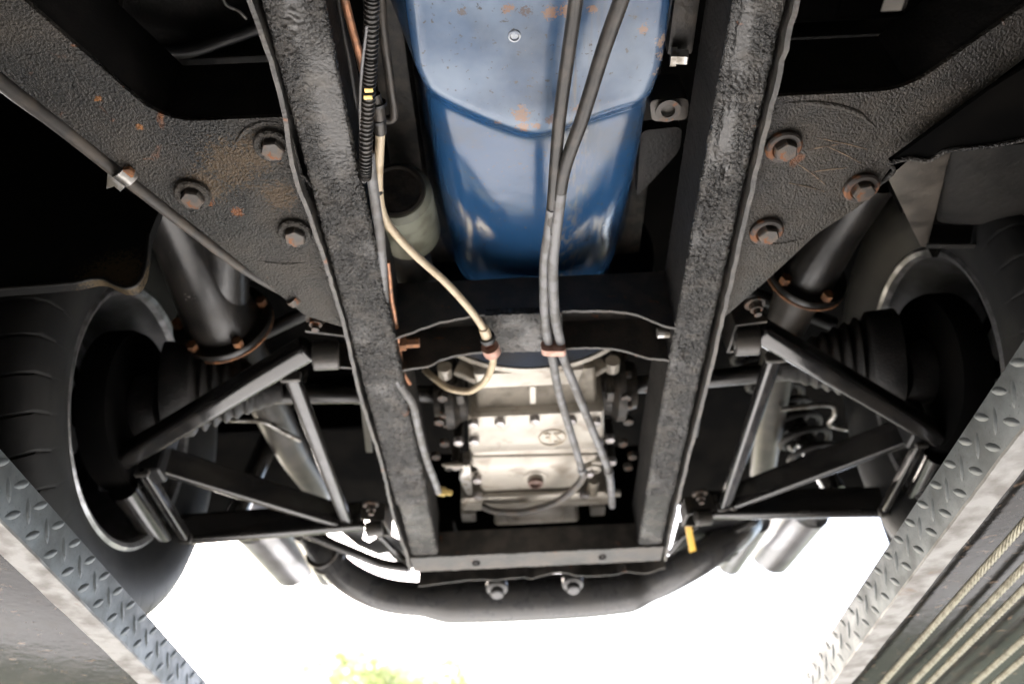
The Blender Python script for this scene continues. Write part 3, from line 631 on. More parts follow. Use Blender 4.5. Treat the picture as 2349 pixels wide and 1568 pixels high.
for x0, x1, y in ((1082, 1376, 1049), (1110, 1325, 1134), (1070, 1392, 1152)):
    a_, c_ = P(x0, y, Z=.7995), P(x1, y - 6, Z=.7995); beam('case_seam', a_, c_, .0035, .004, M['neck'], gb, None, .001)
for x, y in ((1150, 1180), (1305, 1172)):
    a_ = P(x, y, Z=.803); beam('tail_strut', a_ + Vector((0, -.02, 0)), a_ + Vector((.012 if x < 1200 else -.012, .035, -.001)), .009, .01, M['bell'], gb, None, .002)
for x, y, w_ in ((1052, 1006, .016), (1046, 1062, .014), (1398, 1000, .016), (1402, 1052, .014), (1056, 912, .012), (1400, 905, .012)):
    p = P(x, y, Z=.82); box('case_lug', (p.x - w_ / 2, p.y - .012, p.z - .006), (p.x + w_ / 2, p.y + .012, p.z + .03), M['darkcast'], gb, None, .003)
for x, y in ((1052, 1006), (1398, 1000), (1402, 1052), (1046, 1062)):
    link_sub(gbolt, 'bolt', M['bolthead'], gb, P(x, y, Z=.8135))
dp = lathe('drain_plug', P(1228, 1096, Z=.7995), (0, 0, -1), [(-0.004, 0.023), (0.0012, 0.022), (0.002, 0.0185), (0.002, 0.0145), (0.007, 0.0145), (0.0075, 0.013), (0.0075, 0)], M['bell'], gb, None, seg=36)
M['plug'] = mat('brown_plug', (0.12, 0.075, 0.06), 0.45, metal=0.4, col2=(0.2, 0.14, 0.12), scale=90)
lathe('plug_socket', P(1228, 1096, Z=.7995) + Vector((0, 0, -.0076)), (0, 0, -1), [(0, .0145), (0.006, .0138), (0.007, .0125), (0.007, .0105), (0.001, .0085), (0.001, 0)], M['plug'], dp, 'brown hexagon drain plug', seg=24)
# oval badge with its two letters, cast proud of the case; read with the head turned round, as it is mounted
bc = P(1267, 1003, Z=.799)
bm = bmesh.new(); path = [bc + Vector((.0225 * math.cos(a), .0225 * math.sin(a), -.0006)) for a in [2 * math.pi * i / 48 for i in range(49)]]
bm_tube(bm, path, .0013, 8, False); bmesh.ops.recalc_face_normals(bm, faces=bm.faces[:])
M['badge'] = mat('cast_badge', (0.40, 0.34, 0.26), 0.5, metal=0.2)
badge = link(mesh(bm, 'badge', 60), 'badge', M['badge'], gb, 'cast oval badge with the letters ZF upside down')
def bar(bm, a, c, wd=.0030, h=.0016):
    a = bc + Vector((a[0], a[1], -.0016)); c = bc + Vector((c[0], c[1], -.0016)); beam_bm(bm, a, c, wd, h + .001)
s_ = .0115
for nm, strokes in (('letter_z', [((.0145, -s_), (.0025, -s_)), ((.0025, -s_), (.0145, s_)), ((.0145, s_), (.0025, s_))]),
                    ('letter_f', [((-.0035, -s_), (-.0035, s_)), ((-.0035, -s_), (-.0145, -s_)), ((-.0035, -.0005), (-.0115, -.0005))])):
    bm = bmesh.new()
    for a, c in strokes: bar(bm, a, c)
    bmesh.ops.recalc_face_normals(bm, faces=bm.faces[:]); link(mesh(bm, nm, 30), nm, M['badge'], badge)
# output flanges and driveshafts with ribbed boots
for sg, xf in ((-1, gx(1050, 1000, .84)), (1, gx(1410, 990, .84))):
    yy = 1.145
    fl = lathe('output_flange', (xf, yy, .885), (sg, 0, 0), [(-.04, 0), (-.04, .045), (-.01, .05), (0, .062), (.014, .062), (.016, .045), (.035, .04), (.035, 0)], M['darkcast'], car, 'dark output flange on the %s of the gearbox' % ('left' if sg < 0 else 'right'), seg=40)
    for k in range(6):
        a = k * math.pi / 3 + .3; lathe('bolt', (xf + sg * .0145, yy + .053 * math.cos(a), .885 + .053 * math.sin(a)), (sg, 0, 0), [(0, 0), (0, .007), (.008, .007), (.008, 0)], M['bolt'], fl, None, seg=6, angle=25)
    for k in range(5):
        p = P((1015, 1008, 1020, 1000, 1030)[k] if sg < 0 else (1435, 1440, 1428, 1450, 1440)[k], (905, 960, 1010, 1040, 1065)[k], Z=.84)
        lathe('case_bolt', p, (0, 0, -1), [(0, 0), (0, .009), (.009, .009), (.009, 0)], M['bolt'], fl, None, seg=6, angle=25)
    xo = CX + sg * 0.50
    ds = tube('driveshaft', [(xf + sg * .034, yy, .885), (CX + sg * .47, 1.04, .82)], .015, M['exhaust'], car, 'black driveshaft to the %s wheel' % ('left' if sg < 0 else 'right'), n=4)
    ax = Vector((sg, -.22, -.14)).normalized(); st = Vector((CX + sg * .40, 1.045, .835)); pr_ = []
    for k in range(65):
        t = k / 64; pr_.append((t * .13, .022 + .044 * t + .0050 * t * math.sin(t * 2 * math.pi * 8)))
    bt = lathe('boot', st, ax, [(0, 0)] + pr_ + [(.135, .074), (.175, .076), (.18, .05), (.18, 0)], M['wall'], ds, 'ribbed rubber boot', seg=48, angle=70)

# ---- rear crossmember closing the rails
yq = P(1240, 1258, Z=RZ).y
rc = crusted_rail('rear_crossmember', 0, 1, 0, 1, 0, .1, None, None, None, 0, 0, step=.5) if False else None
def crust_box(name, x0, x1, y0, y1, z, h, m, parent, label, amp, seed, slope=0.0):
    nx, ny = int((x1 - x0) / .004), max(4, int((y1 - y0) / .004)); bm = bmesh.new(); g = []
    for i in range(nx + 1):
        r = []
        for j in range(ny + 1):
            x = x0 + (x1 - x0) * i / nx; y = y0 + (y1 - y0) * j / ny; p = Vector((x, y, z))
            a = amp * (abs(noise.noise(p * 120 + Vector((seed, 0, 0)))) * 1.5 + .6 * noise.noise(p * 40)); r.append(bm.verts.new((x, y + slope * (x - CX), z - a)))
        g.append(r)
    for i in range(nx):
        for j in range(ny): bm.faces.new((g[i][j], g[i + 1][j], g[i + 1][j + 1], g[i][j + 1]))
    e = bmesh.ops.extrude_face_region(bm, geom=bm.faces[:]); vs = [v for v in e['geom'] if isinstance(v, bmesh.types.BMVert)]
    for v in vs: v.co.z = z + h
    bmesh.ops.recalc_face_normals(bm, faces=bm.faces[:]); return link(mesh(bm, name, 45), name, m, parent, label)
M['endcoat'] = mat('worn_undercoat', (0.032, 0.030, 0.028), 0.40, col2=(0.085, 0.076, 0.067), scale=28, lo=0.42, hi=0.62, rough2=0.6, bump=[(260, 0.0008, 4)], rust=(RUST, 38, 0.68, 0.75))
rc = crust_box('rear_crossmember', XL0 + .001, XR1 + .002, 1.3965, 1.452, RZ - .001, .05, M['endcoat'], car, 'worn rear crossmember joining the two rails', .0012, 3)
side = [(960, 1343), (1031, 1334), (1083, 1328), (1130, 1329), (1198, 1323), (1225, 1325), (1280, 1311), (1330, 1319), (1403, 1317), (1440, 1310), (1480, 1313), (1526, 1300)]
bm = bmesh.new(); R = []
for v in spline([P(x, y, Z=RZ - .004) for x, y in side], 8):
    z = RZ - .005 + ndisp(v, 70, .002, 2); R.append([bm.verts.new(q) for q in ((v.x, v.y - .0015, z), (v.x, v.y + .0015, z), (v.x, v.y + .0015, RZ + .03), (v.x, v.y - .0015, RZ + .03))])
for i in range(len(R) - 1):
    for k in range(4): bm.faces.new((R[i][k], R[i + 1][k], R[i + 1][(k + 1) % 4], R[i][(k + 1) % 4]))
bm.faces.new(R[0]); bm.faces.new(R[-1][::-1]); bmesh.ops.recalc_face_normals(bm, faces=bm.faces[:])
link(mesh(bm, 'ragged_lip', 40), 'ragged_lip', M['endcoat'], rc, 'thin ragged lip along its rear edge')
box('lip_backing', (XL0 + .004, 1.4525, RZ + .012), (XR1 - .004, 1.474, RZ + .045), M['void'], rc, None, .002)
for x, y in ((1092, 1292), (1382, 1278)):
    lathe('drain_hole', P(x, y, Z=RZ - .0032), (0, 0, -1), [(-.002, 0), (-.002, .0045), (.0006, .0062), (.0006, .0072), (-.002, .0075)], M['void'], rc, None, seg=20)
# dark plate bridging behind the gearbox tail
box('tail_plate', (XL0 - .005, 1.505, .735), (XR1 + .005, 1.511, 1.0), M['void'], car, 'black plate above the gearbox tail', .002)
tube('breather_pipe', [P(1040, 1195, Z=.80), P(1050, 1222, Z=.80), P(1085, 1240, Z=.80), P(1190, 1246, Z=.80), P(1265, 1240, Z=.80)], .003, M['black'], car, 'thin black pipe curling below the gearbox tail')

# ---- wishbones
def wishbone(pts, lbl, flip):
    """pts: measured pixels and heights of the four joints and of the bracing bars"""
    A, B_, Cc, D = (P(x, y, Z=z) for x, y, z in pts[:4])
    root = beam('lower_wishbone', A, B_, .032, .032, M['gloss'], car, lbl, .0115, seg=6)
    beam('rear_arm', Cc, D, .022, .052, M['gloss'], root, None, .008, seg=5)
    for (p0, p1, wd, h, nm) in pts[4]:
        beam(nm, P(*p0[:2], Z=p0[2]), P(*p1[:2], Z=p1[2]), wd, h, M['gloss'], root, None, min(wd, h) * .36, seg=5)
        q0, q1 = P(*p0[:2], Z=p0[2]), P(*p1[:2], Z=p1[2]); dq = (q1 - q0).normalized()
        for e0, e1 in ((q0, q0 + dq * .008), (q1 - dq * .008, q1)):
            beam('weld_bead', e0 + Vector((0, 0, -.002)), e1 + Vector((0, 0, -.002)), wd + .007, h * .8, M['satin'], root, None, .0035, seg=3)
    for (x, y, z, r_, h_, d) in pts[5]:
        p = P(x, y, Z=z); d = Vector(d).normalized()
        lathe('pivot_bush', p - d * h_ / 2, d, [(0, 0), (0, r_ * .6), (.0015, r_ * .6), (.0015, r_ * .92), (.003, r_), (h_ - .002, r_), (h_, r_ * .92), (h_, 0)], M['satin'], root, None, seg=28)
    return root
wL = wishbone([(712, 812, .735), (238, 1093, .672), (838, 1213, .735), (415, 1247, .668),
    [((664, 868, .735), (797, 1212, .735), .022, .020, 'inner_brace'), ((338, 1078, .685), (800, 1217, .733), .014, .046, 'diagonal_brace'),
     ((322, 1086, .674), (424, 1246, .667), .015, .020, 'outer_brace')],
    [(747, 815, .733, .020, .036, (0.92, .12, .1)), (858, 1212, .730, .014, .03, (1, 0, .1))]], 'left lower wishbone of gloss black tubes', 1)
wR = wishbone([(1738, 770, .735), (2168, 1022, .672), (1605, 1188, .735), (2080, 1182, .668),
    [((1782, 824, .735), (1663, 1172, .735), .022, .020, 'inner_brace'), ((1680, 1170, .733), (2120, 1006, .685), .014, .046, 'diagonal_brace'),
     ((2118, 1020, .674), (2030, 1182, .667), .013, .018, 'outer_brace'), ((2160, 1040, .70), (2092, 1160, .69), .010, .014, 'outer_brace')],
    [(1712, 782, .733, .020, .034, (1, -.1, -.1)), (1612, 1186, .730, .014, .03, (1, 0, .1))]], 'right lower wishbone of gloss black tubes', -1)
# upright carriers at the outer ends
up = tube('hub_carrier', [P(283, 1118, Z=.665), P(372, 1250, Z=.662)], .0215, M['gloss'], wL, 'thick black pivot tube at the left wheel', n=4, seg=24)
lathe('bush_washer', P(240, 1100, Z=.69), (-1, -.2, 0), [(-0.01, 0), (-.01, .017), (.004, .017), (.004, 0)], M['riml'], wL, None, seg=24)
tube('hub_carrier', [P(2150, 1042, Z=.68), P(2085, 1175, Z=.675)], .0185, M['gloss'], wR, 'thick black pivot tube at the right wheel', n=4, seg=24)
# U brackets that hold the pivots on the rails, with bolts
def ubracket(lst, z, h, name, par, bolt):
    pts = [P(x, y, Z=z) for x, y in lst]; bm = bmesh.new()
    for a, c in zip(pts, pts[1:]): beam_bm(bm, a, c + (c - a).normalized() * .001, .0035, h)
    bmesh.ops.recalc_face_normals(bm, faces=bm.faces[:]); o_ = link(mesh(bm, name, 30), name, M['pipe'], par)
    x, y, zz = bolt; p = P(x, y, Z=zz)
    lathe('pivot_bolt', p + Vector((0, -.0, .012)), (0.05, .15, -1), [(0, 0), (0, .014), (.004, .014), (.004, .0085), (.013, .0085), (.013, .005), (.021, .005), (.021, 0)], M['bolt'], par, None, seg=12, angle=25)
ubracket([(700, 760), (800, 772), (815, 845), (748, 840)], .738, .045, 'pivot_bracket', wL, (722, 742, .742))
ubracket([(1760, 738), (1690, 747), (1670, 808), (1740, 800)], .738, .045, 'pivot_bracket', wR, (1735, 708, .742))
ubracket([(828, 1190), (880, 1195), (897, 1228), (845, 1226)], .738, .035, 'pivot_bracket', wL, (850, 1168, .742))
ubracket([(1640, 1170), (1578, 1180), (1567, 1206), (1600, 1206)], .738, .035, 'pivot_bracket', wR, (1607, 1142, .742))
# ---- upper links, coil spring and other dark hardware behind the wishbones
for sg in (-1, 1):
    X = lambda d: CX + sg * d
    nm = 'left' if sg < 0 else 'right'
    tube('upper_link', [(X(.24), 1.30, .98), (X(.52), 1.13, .93)], .012, M['black'], car, 'black upper link on the %s' % nm, n=3)
    tube('upper_link', [(X(.24), 0.95, .98), (X(.52), 1.06, .93)], .012, M['black'], car, None, n=3)
    sp = bmesh.new(); c0, c1 = Vector((X(.545), 1.36, .84)), Vector((X(.47), 1.34, 1.13)); d, a, b = frame(c1 - c0)
    pth = [c0.lerp(c1, t / 160) + (a * math.cos(t * .33) + b * math.sin(t * .33)) * .045 for t in range(161)]
    bm_tube(sp, pth, .0062, 10); bmesh.ops.recalc_face_normals(sp, faces=sp.faces[:])
    dm = tube('damper', [c0 - (c1 - c0).normalized() * .06, c1], .02, M['gloss'], car, 'black damper on the %s' % nm + (' in a coil spring' if sg > 0 else ''), n=3)
    if sg > 0: link(mesh(sp, 'coil_spring', 60), 'coil_spring', M['wall'], dm)
    cal = lathe('hub_upright', (X(.57), 1.015, .785), (sg, 0, 0), [(0, 0), (0, .04), (.03, .05), (.034, .05), (.034, 0)], M['wall'], car, 'black hub upright inside the %s wheel' % nm)
    beam('upright_leg', (X(.575), 1.03, .68), (X(.575), 1.04, .93), .035, .04, M['black'], cal, None, .008, up=(0, 1, 0))
    lathe('brake_disc', (X(.605), 1.02, .785), (sg, 0, 0), [(0, 0), (0, .118), (.012, .123), (.04, .123), (.04, 0)], M['void'], car, 'dark brake disc inside the %s wheel' % nm, seg=48)
    beam('rail_strut', (X(.245), .93, .74), (X(.30), 1.28, .86), .012, .02, M['wall'], car, None, .003)
# bright bits of hardware glinting between the bars
tube('brake_pipe', [P(525, 962, Z=.88), P(600, 966, Z=.88), P(640, 985, Z=.88), P(690, 1010, Z=.88)], .004, M['zinc'], car, 'thin bright brake pipe behind the left wishbone')
tube('brake_pipe', [P(1790, 938, Z=.88), P(1900, 928, Z=.88), P(1915, 950, Z=.88), P(1905, 975, Z=.88), P(1990, 990, Z=.88)], .0045, M['zinc'], car, 'thin bright brake pipe looping behind the right wishbone')
for (x, y, l) in ((480, 1010, .02), (440, 1050, .010), (1812, 1020, .014), (1955, 995, .012)):
    p = P(x, y, Z=.9); lathe('link_nut', p, (.5, .2, -1), [(0, 0), (0, .008), (l * .7, .008), (l * .7, .005), (l, .005), (l, 0)], M['zinc'], car, None, seg=6, angle=25)

# ---- exhausts
EZ = .90
def exhaust(top, fl, pipe_pts, r_top, r_fl, lbl, bolts, mp, second=()):
    a = P(*top, Z=EZ - .01); c = P(*fl, Z=EZ); d = (c - a).normalized()
    col_ = tube('exhaust_collector', [a - d * .10, a, a.lerp(c, .5), c], [r_top, r_top, r_top * .5 + r_fl * .5, r_fl], M['exhaust'], car, lbl, n=6, seg=36)
    for px_, py_, rr_ in second:                                         # the other primary pipe that merges into the collector
        b_ = P(px_, py_, Z=EZ + .01); tube('primary_pipe', [b_ - d * .12, b_, b_.lerp(c, .55), c.lerp(b_, .04)], [rr_, rr_, rr_ * 1.05, rr_], M['exhaust'], col_, None, n=6, seg=32)
    f = lathe('collector_flange', c - d * .004, d, [(0, r_fl * .6), (0, r_fl + .017), (.003, r_fl + .019), (.009, r_fl + .019), (.011, r_fl + .016), (.011, .03)], M['exhaust'], col_, None, seg=44)
    lathe('flange_gasket', c + d * .0072, d, [(0, .03), (0, r_fl + .020), (.0035, r_fl + .020), (.0035, .03)], M['rust'], col_, 'rusty ring at the collector flange', seg=44)
    _, s, u = frame(d)
    for ang in bolts:
        lathe('flange_bolt', c - d * .016 + (s * math.cos(ang) + u * math.sin(ang)) * (r_fl + .008), d, [(0, 0), (0, .0085), (.013, .0085), (.013, 0)], M['rust'], col_, None, seg=6, angle=25)
    tube('exhaust_pipe', [c + d * .01] + [P(x, y, Z=z) for x, y, z in pipe_pts], mp, M['pipework'], col_, None, n=8, seg=32)
    return col_
exhaust((392, 500), (510, 735), [(555, 800, .90), (600, 890, .91), (668, 1030, .93), (722, 1112, .95), (735, 1136, .96)], .036, .058, 'left black exhaust collector narrowing to a pipe', (2.2, 3.3, 4.2, 5.3, .4), [.050, .037, .035, .031, .027, .025], [(500, 490, .040)])
exhaust((1925, 520), (1853, 630), [(1812, 720, .90), (1795, 780, .90), (1770, 920, .92), (1752, 1060, .95), (1748, 1082, .96)], .035, .043, 'right black exhaust collector narrowing to a pipe', (2.2, 3.6, 5.0, .6), [.038, .034, .032, .030, .027, .026])

# ---- transverse silencer behind the crossmember with its curved end pipes
def sil_r(t):
    t = abs(t - .5) * 2
    return .047 if t < .26 else (.047 - .012 * sm((t - .26) / .10) if t < .36 else .035 - .006 * sm((t - .36) / .6))
sp_ = [(716, 1232, .84), (745, 1272, .80), (800, 1325, .765), (880, 1362, .745), (980, 1374, .735), (1110, 1374, .735), (1240, 1369, .735), (1370, 1360, .735), (1480, 1342, .74), (1570, 1300, .75), (1640, 1258, .77), (1690, 1222, .80), (1716, 1195, .84)]
sil = tube('rear_silencer', [P(x, y, Z=z) for x, y, z in sp_], sil_r, M['hoop'], car, 'black transverse silencer curving up at both ends below the tail', n=10, seg=36)
for i, (x0, y0_, x1, y1_, zz) in enumerate(((738, 1264, 752, 1280, .80), (752, 1279, 764, 1291, .792), (1652, 1250, 1640, 1258, .775), (1664, 1240, 1654, 1248, .782))):
    a, c = P(x0, y0_, Z=zz), P(x1, y1_, Z=zz); d = (c - a).normalized()
    lathe('band_clamp', a, d, [(0, .028), (0, .0345), (.008, .0345), (.008, .028)], M['pipe'], sil, None, seg=36)
for (x, y) in ((1140, 1352), (1315, 1342)):
    p = P(x, y, Z=.70); lathe('hanger_stud', p + Vector((0, .010, .016)), (0, -.25, -1), [(0, 0), (0, .021), (.012, .021), (.014, .019), (.016, .0135), (.024, .0135), (.027, .011), (.0275, 0)], M['hoop'], sil, None, seg=24, angle=25)
# tail pipes, polished, pointing back past the tail
def tailpipe(a, c, r, lbl):
    a, c = P(*a[:2], Z=a[2]), P(*c[:2], Z=c[2]); d = (c - a).normalized()
    return lathe('tail_pipe', a, d, [(0, r * .9), (0, r), ((c - a).length, r), ((c - a).length, r * .93), (.05, r * .93)], M['silver'], car, lbl, seg=40)
tailpipe((590, 1190, 1.0), (680, 1292, .98), .066, 'wide polished tail pipe beyond the left wishbone')
tailpipe((700, 1215, .92), (752, 1318, .92), .030, 'narrow polished tail pipe on the left')
tailpipe((1850, 1165, 1.0), (1765, 1270, .98), .058, 'wide polished tail pipe beyond the right wishbone')
tailpipe((1735, 1190, .94), (1672, 1290, .94), .034, 'narrow polished tail pipe on the right')
tube('tail_bar', [P(868, 1225, Z=.76), P(905, 1262, Z=.76), P(938, 1290, Z=.74)], .006, M['gloss'], car, 'slim black stay at the left rail end')
tube('tail_bar', [P(700, 1220, Z=.80), P(800, 1262, Z=.78), P(870, 1290, Z=.77), P(940, 1302, Z=.76)], .0105, M['gloss'], car, 'black curved stay behind the left wishbone')
tube('tail_bar', [P(1570, 1290, Z=.78), P(1620, 1255, Z=.78), P(1730, 1193, Z=.80)], .0095, M['gloss'], car, 'black stay behind the right wishbone')
tube('tail_bar', [P(1535, 1268, Z=.76), P(1568, 1230, Z=.77), P(1600, 1205, Z=.78)], .005, M['gloss'], car, None)
prism('tail_bracket', [P(x, y, Z=.80) for x, y in ((775, 1214), (838, 1216), (832, 1238), (846, 1246), (884, 1222), (918, 1240), (950, 1305), (902, 1282), (890, 1268), (868, 1272), (820, 1252))], (0, 0, .004), M['black'], car, 'black sheet stay between the left rail end and the silencer', .0008)
prism('tail_bracket', [P(x, y, Z=.80) for x, y in ((1532, 1284), (1556, 1198), (1725, 1188), (1645, 1232), (1590, 1262), (1560, 1276))], (0, 0, .004), M['black'], car, 'black sheet stay between the right rail end and the silencer', .0008)
prism('yellow_strap', [P(1571, 1204, Z=.75), P(1586, 1203, Z=.75), P(1597, 1262, Z=.745), P(1582, 1267, Z=.745)], (0, .001, .003), M['yellow'], car, 'short yellow strap hanging by the right rail end', .0006)

# ---- hoses, pipes and wiring
def hose(name, pts, r, m, lbl, par=None, n=8, seg=14):
    return tube(name, [P(x, y, Z=z) for x, y, z in pts], r, m, par or car, lbl, n=n, seg=seg)
h1 = hose('coolant_hose', [(1326, -90, .690), (1321, 0, .690), (1297, 170, .690), (1280, 307, .690), (1267, 477, .69), (1260, 530, .70), (1250, 602, .71), (1250, 722, .725), (1256, 775, .728), (1267, 817, .735), (1285, 909, .745), (1328, 1051, .757), (1334, 1075, .76)], [.0066, .0066, .0064, .006, .0056, .0054, .0054, .0054], M['hoseblack'], 'left of the two long hoses below the sump, black turning grey', n=7)
h2 = hose('coolant_hose', [(1452, -90, .684), (1425, 0, .684), (1383, 119, .684), (1335, 273, .684), (1294, 392, .685), (1277, 511, .69), (1273, 551, .70), (1268, 620, .705), (1273, 722, .72), (1284, 778, .728), (1294, 824, .735), (1328, 909, .745), (1386, 1051, .757), (1394, 1075, .76)], [.0072, .0072, .0070, .0066, .006, .0058, .0056, .0056], M['hoseblack'], 'right of the two long hoses below the sump, thicker at its upper end', n=7)
# grey lower lengths
hose('hose_sleeve', [(1266, 477, .6885), (1259.5, 530, .6985), (1249.5, 602, .7085), (1249.5, 722, .7235), (1256, 775, .7265), (1266.5, 817, .7335), (1284.5, 909, .7435), (1327.5, 1051, .7555), (1333.5, 1078, .7585)], [.0061], M['hosegrey'], None, h1, 7)
hose('hose_sleeve', [(1286, 440, .6855), (1277, 511, .6885), (1273, 551, .6985), (1268, 620, .7035), (1273, 722, .7185), (1284, 778, .7265), (1294, 824, .7335), (1328, 909, .7435), (1386, 1051, .7555), (1394, 1078, .7585)], [.0064], M['hosegrey'], None, h2, 7)
hose('hose_tail', [(1333, 1073, .757), (1339, 1088, .757), (1322, 1115, .762), (1275, 1152, .77), (1202, 1173, .775), (1140, 1172, .78), (1105, 1160, .79)], [.0066], M['pipe'], 'grey end curving back under the gearbox', h1)
hose('hose_tail', [(1393, 1072, .757), (1400, 1102, .76), (1404, 1160, .77)], [.0062], M['hosegrey'], None, h2)
for x, y, hh in ((1334, 1078, h1), (1396, 1082, h2)):
    p = P(x, y, Z=.757); lathe('hose_joint', p + Vector((0, -.006, 0)), (.1, 1, .1), [(0, .005), (0, .0078), (.012, .0078), (.012, .005)], M['hosegrey'], hh, None, seg=16)
ck = P(1269, 793, Z=.722)
cb = bmesh.new(); poly = round_poly([(ck.x - .0165, ck.y, ck.z - .008), (ck.x + .0165, ck.y, ck.z - .011), (ck.x + .0165, ck.y, ck.z + .011), (ck.x - .0165, ck.y, ck.z + .011)], [.007] * 4, 5); bm_prism(cb, poly, (0.001, .014, .002)); bevel(cb, .001, 1)
link(mesh(cb, 'hose_clip', 30), 'hose_clip', M['clamp'], car, 'pinkish copper clip holding both long hoses at the crossmember')
# corrugated conduit
cp = spline([P(x, y, Z=z) for x, y, z in ((856, -70, .70), (853, 0, .70), (850, 110, .70), (846, 200, .70), (840, 300, .70), (838, 390, .702), (836, 408, .702))], 40)
bm = bmesh.new(); tot = len(cp)
bm_tube(bm, cp, lambda t: .0058 + (.0013 if math.sin(t * 2 * math.pi * 62) > 0 else -.0006), 14)
bmesh.ops.recalc_face_normals(bm, faces=bm.faces[:])
cnd = link(mesh(bm, 'corrugated_conduit', 30), 'corrugated_conduit', M['hoseblack'], car, 'ribbed black wiring conduit beside the left rail')
for y_ in (206, 222): 
    p = P(846 + (206 - y_) * .1, y_, Z=.694); box('brass_tag', (p.x - .004, p.y - .0022, .6925), (p.x + .004, p.y + .0022, .694), M['brass'], cnd, None, .0005)
hose('wire', [(836, 405, .70), (832, 416, .70), (838, 418, .70), (848, 395, .70)], .0007, M['hosegrey'], None, cnd)
hose('wire', [(842, 60, .695), (830, 160, .695), (826, 250, .697), (830, 350, .70)], .0014, M['hosegrey'], 'slim grey wire looping beside the ribbed conduit', cnd)
# cream hose and its fittings
ch = hose('cream_hose', [(868, 250, .722), (872, 300, .722), (870, 360, .722), (868, 420, .722), (874, 475, .722), (893, 518, .722), (946, 578, .722), (1025, 650, .722), (1083, 715, .722), (1112, 757, .722)], [.0050, .0050, .0049, .0048], M['cream'], 'cream nylon hose running from the left rail to the crossmember')
hose('hose_sleeve', [(860, 215, .72), (866, 245, .72), (870, 275, .72), (873, 305, .721)], [.0052, .0064, .0068, .0062], M['bracket'], 'grey braided sleeve', ch)
for y_ in (238, 276):
    p = P(868, y_, Z=.72); lathe('zip_tie', p + Vector((0, -.0015, 0)), (.05, 1, .02), [(0, .006), (0, .0079), (.003, .0079), (.003, .006)], M['black'], ch, None, seg=18)
p = P(869, 437, Z=.722); lathe('zip_tie', p + Vector((-.003, -.0015, 0)), (.05, 1, .02), [(0, .004), (0, .0075), (.004, .0075), (.004, .004)], M['black'], ch, None, seg=18)
a, c = P(1109, 752, Z=.722), P(1126, 795, Z=.726); d = (c - a).normalized()
ft = lathe('hose_fitting', a, d, [(0, .004), (0, .0066), (.020, .0070), (.020, .0085), (.024, .0085), (.024, .0068), (.03, .0068), (.03, .004)], M['cream'], ch, None, seg=24)
lathe('fitting_collar', a + d * .0185, d, [(0, .0068), (0, .0105), (.008, .0105), (.008, .0068)], M['black'], ch, None, seg=24)
p = P(1127, 803, Z=.722); lathe('pipe_clip', p - d * .009, d, [(0, .006), (0, .0118), (.015, .0118), (.015, .006)], M['clamp'], ch, 'pinkish copper clip', seg=28)
hose('cream_loop', [(1128, 805, .735), (1130, 834, .745), (1113, 872, .76), (1088, 892, .77), (1066, 897, .775), (1028, 889, .785), (994, 865, .80), (975, 848, .82)], [.0052], M['cream'], 'curled end of the cream hose in front of the bell housing', ch)
# grey hose down the inside of the left rail
gh = hose('grey_hose', [(846, 350, .715), (856, 430, .715), (866, 500, .715), (871, 530, .715), (880, 660, .715), (883, 720, .715), (892, 807, .715), (908, 864, .712), (930, 900, .708), (947, 928, .706), (960, 985, .710), (977, 1050, .716), (996, 1100, .722), (1006, 1128, .724)], [.0058, .0058, .0056, .0058], M['hosegrey'], 'grey hose following the inner side of the left rail')
p = P(1012, 1126, Z=.73); lathe('brass_end', p, (.6, .6, .2), [(-.008, 0), (-.008, .008), (.008, .008), (.01, .005), (.022, .005), (.022, 0)], M['brass'], gh, None, seg=6, angle=25)
hose('fine_pipe', [(889, 600, .73), (893, 637, .73), (898, 688, .73), (906, 730, .73), (912, 776, .73), (918, 820, .73), (926, 858, .73), (940, 880, .73)], [.0033], M['copper'], 'thin copper brake pipe beside the grey hose')
hose('copper_pipe', [(778, -60, .75), (791, 0, .75), (806, 60, .75), (822, 118, .75), (835, 170, .76)], [.0042], M['copper'], 'short copper pipe beside the ribbed conduit')
hose('copper_pipe', [(771, -40, .76), (786, 60, .76), (800, 140, .76), (813, 230, .76), (822, 300, .765)], [.0034], M['hoseblack'], None)
gp = hose('coolant_rail', [(872, -40, .80), (878, 60, .80), (888, 140, .80), (896, 200, .80), (903, 250, .80), (900, 272, .80), (878, 275, .80)], [.0052], M['bracket'], 'dull bent steel pipe between the conduit and the blue sump')
box('block_side', (-0.150, -.2, .90), (-0.108, .80, .95), M['darkcast'], car, None, .006)

